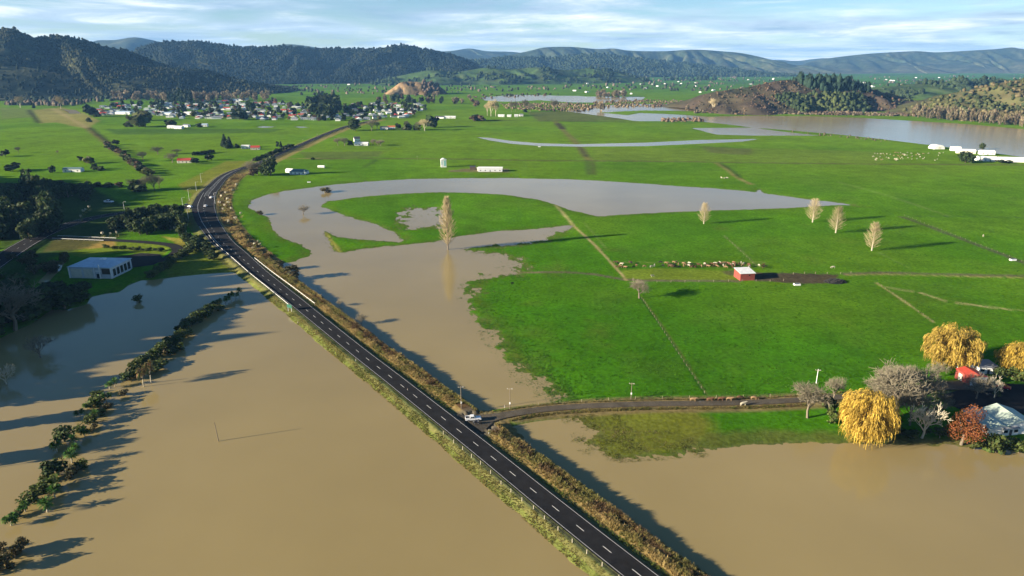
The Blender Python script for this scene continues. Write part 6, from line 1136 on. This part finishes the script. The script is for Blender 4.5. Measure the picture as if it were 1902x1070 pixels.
grass('lane_grass', np.vstack([beside(LANE, 14, 120, 1700, .6, 2.2, 7), beside(LANE, 10, 150, 1100, -1.6, -.5, 8)]), .65, .7, GOLD[2:] + BRN[2:3] + YGR, 'dry tufts along both sides of the farm lane', 6)
def drowned(poly, n, lo, hi, seed):
    Q = np.array([G(a, b2) for a, b2 in inpoly(poly, n, seed)]); h = height(Q[:, 0], Q[:, 1])[0]; return Q[(h > lo) & (h < hi)]
PG = [(.06, .15, .018), (.10, .16, .03), (.05, .13, .014)]
grass('drowned_grass', np.vstack([drowned([(820, 480), (960, 470), (985, 520), (960, 580), (1020, 660), (1080, 750), (980, 750), (900, 660), (840, 560)], 9000, -.22, .30, 9)]), .22, .8, PG, 'half drowned grass at the edge of the pasture', 7, SEDGE)
grass('drowned_grass', np.vstack([drowned([(1040, 770), (1150, 760), (1250, 790), (1330, 850), (1150, 860), (1060, 840)], 6000, -.22, .35, 10)]), .20, .8, [(.15, .155, .03), (.12, .14, .025), (.18, .155, .045)], 'brown half drowned grass below the farm lane', 8, SEDGE)
grass('drowned_grass', drowned([(590, 365), (760, 355), (860, 440), (1060, 410), (1080, 460), (860, 480), (600, 475)], 4500, -.12, .15, 11), .3, 1.4, [(.06, .10, .018), (.09, .11, .02)], 'half drowned grass round the island in the upper flood', 9, SEDGE)
NEARP = [(900, 560), (960, 480), (1100, 420), (1500, 400), (1960, 440), (1960, 660), (1760, 690), (1640, 735), (1300, 742), (1030, 748), (960, 660)]
Q = np.array([G(a, b2) for a, b2 in inpoly(NEARP, 24000, 51)]); d_ = sd_poly(Q[:, 0], Q[:, 1], PX([(1155, 500), (1570, 505), (1570, 530), (1155, 526)]), 20); Q = Q[d_ < -1]
grass('pasture_tussocks', Q, .34, 1.0, [(.045, .155, .003), (.06, .18, .004), (.038, .13, .003), (.075, .19, .008)], 'rank tussocky grass of the near pasture', 12, SEDGE)
# pampas plumes beside the junction
def pampas_mesh():
    L1 = tuft(22, .62, .5, .03, 5); r = np.random.default_rng(6); V = [*L1[0]]; F_ = [*map(tuple, L1[1])]; C = [(.24, .24, .07)] * len(V)
    for i in range(12):
        a = r.uniform(0, 6.28); q = r.uniform(0, .22); p = np.array((math.cos(a) * q, math.sin(a) * q, r.uniform(.60, .72))); k = len(V); s = .07
        V += [p + np.array((0, 0, -.12)), p + np.array((s, 0, .06)), p + np.array((-s * .5, s * .87, .06)), p + np.array((-s * .5, -s * .87, .06)), p + np.array((math.cos(a) * .05, math.sin(a) * .05, .30))]; F_ += [(k, k + 1, k + 2), (k, k + 2, k + 3), (k, k + 3, k + 1), (k + 4, k + 2, k + 1), (k + 4, k + 3, k + 2), (k + 4, k + 1, k + 3)]; C += [(.72, .66, .48)] * 5
    return np_mesh('pampas_grass', np.array(V), np.array(F_), m_leaf, np.array(C))
pmesh = pampas_mesh()
PAM = [(423, 378), (425, 383), (418, 388), (430, 395), (412, 372), (409, 385), (415, 396), (425, 420), (438, 414), (480, 455), (484, 460), (473, 462), (325, 432), (333, 430), (318, 428), (345, 440), (338, 414), (206, 442), (218, 441), (192, 443), (340, 420), (440, 352), (432, 360), (420, 365), (160, 396), (166, 392), (156, 400), (152, 413), (470, 470), (448, 405)]
for a, b_ in PAM:
    x, y, z = ground(a, b_); m = mpp(a, b_) ; tag(link('pampas_grass', pmesh, None, (x, y, z), rd.uniform(0, 6), (m * 10, m * 10, m * rd.uniform(9, 13))), 'pampas grass clump with pale plumes near the junction', 'pampas grass', 'pampas clumps near the junction')

# ------------------------------------------------------------------ haze
hm = bpy.data.materials.new('haze_air'); hm.use_nodes = True
for n in list(hm.node_tree.nodes):
    if n.type != 'OUTPUT_MATERIAL': hm.node_tree.nodes.remove(n)
pv = hm.node_tree.nodes.new('ShaderNodeVolumePrincipled'); pv.inputs['Color'].default_value = (0.22, 0.52, 1.0, 1)
pv.inputs['Density'].default_value = 3.5e-5; pv.inputs['Anisotropy'].default_value = 0.0
hm.node_tree.links.new(pv.outputs[0], hm.node_tree.nodes['Material Output'].inputs['Volume'])
b = MB(); b.box(-16000, 16000, -2900, 18500, -6, 420); tag(link('haze', b.mesh('haze', hm)), 'thin blue haze in the valley air', None, None, 'stuff')
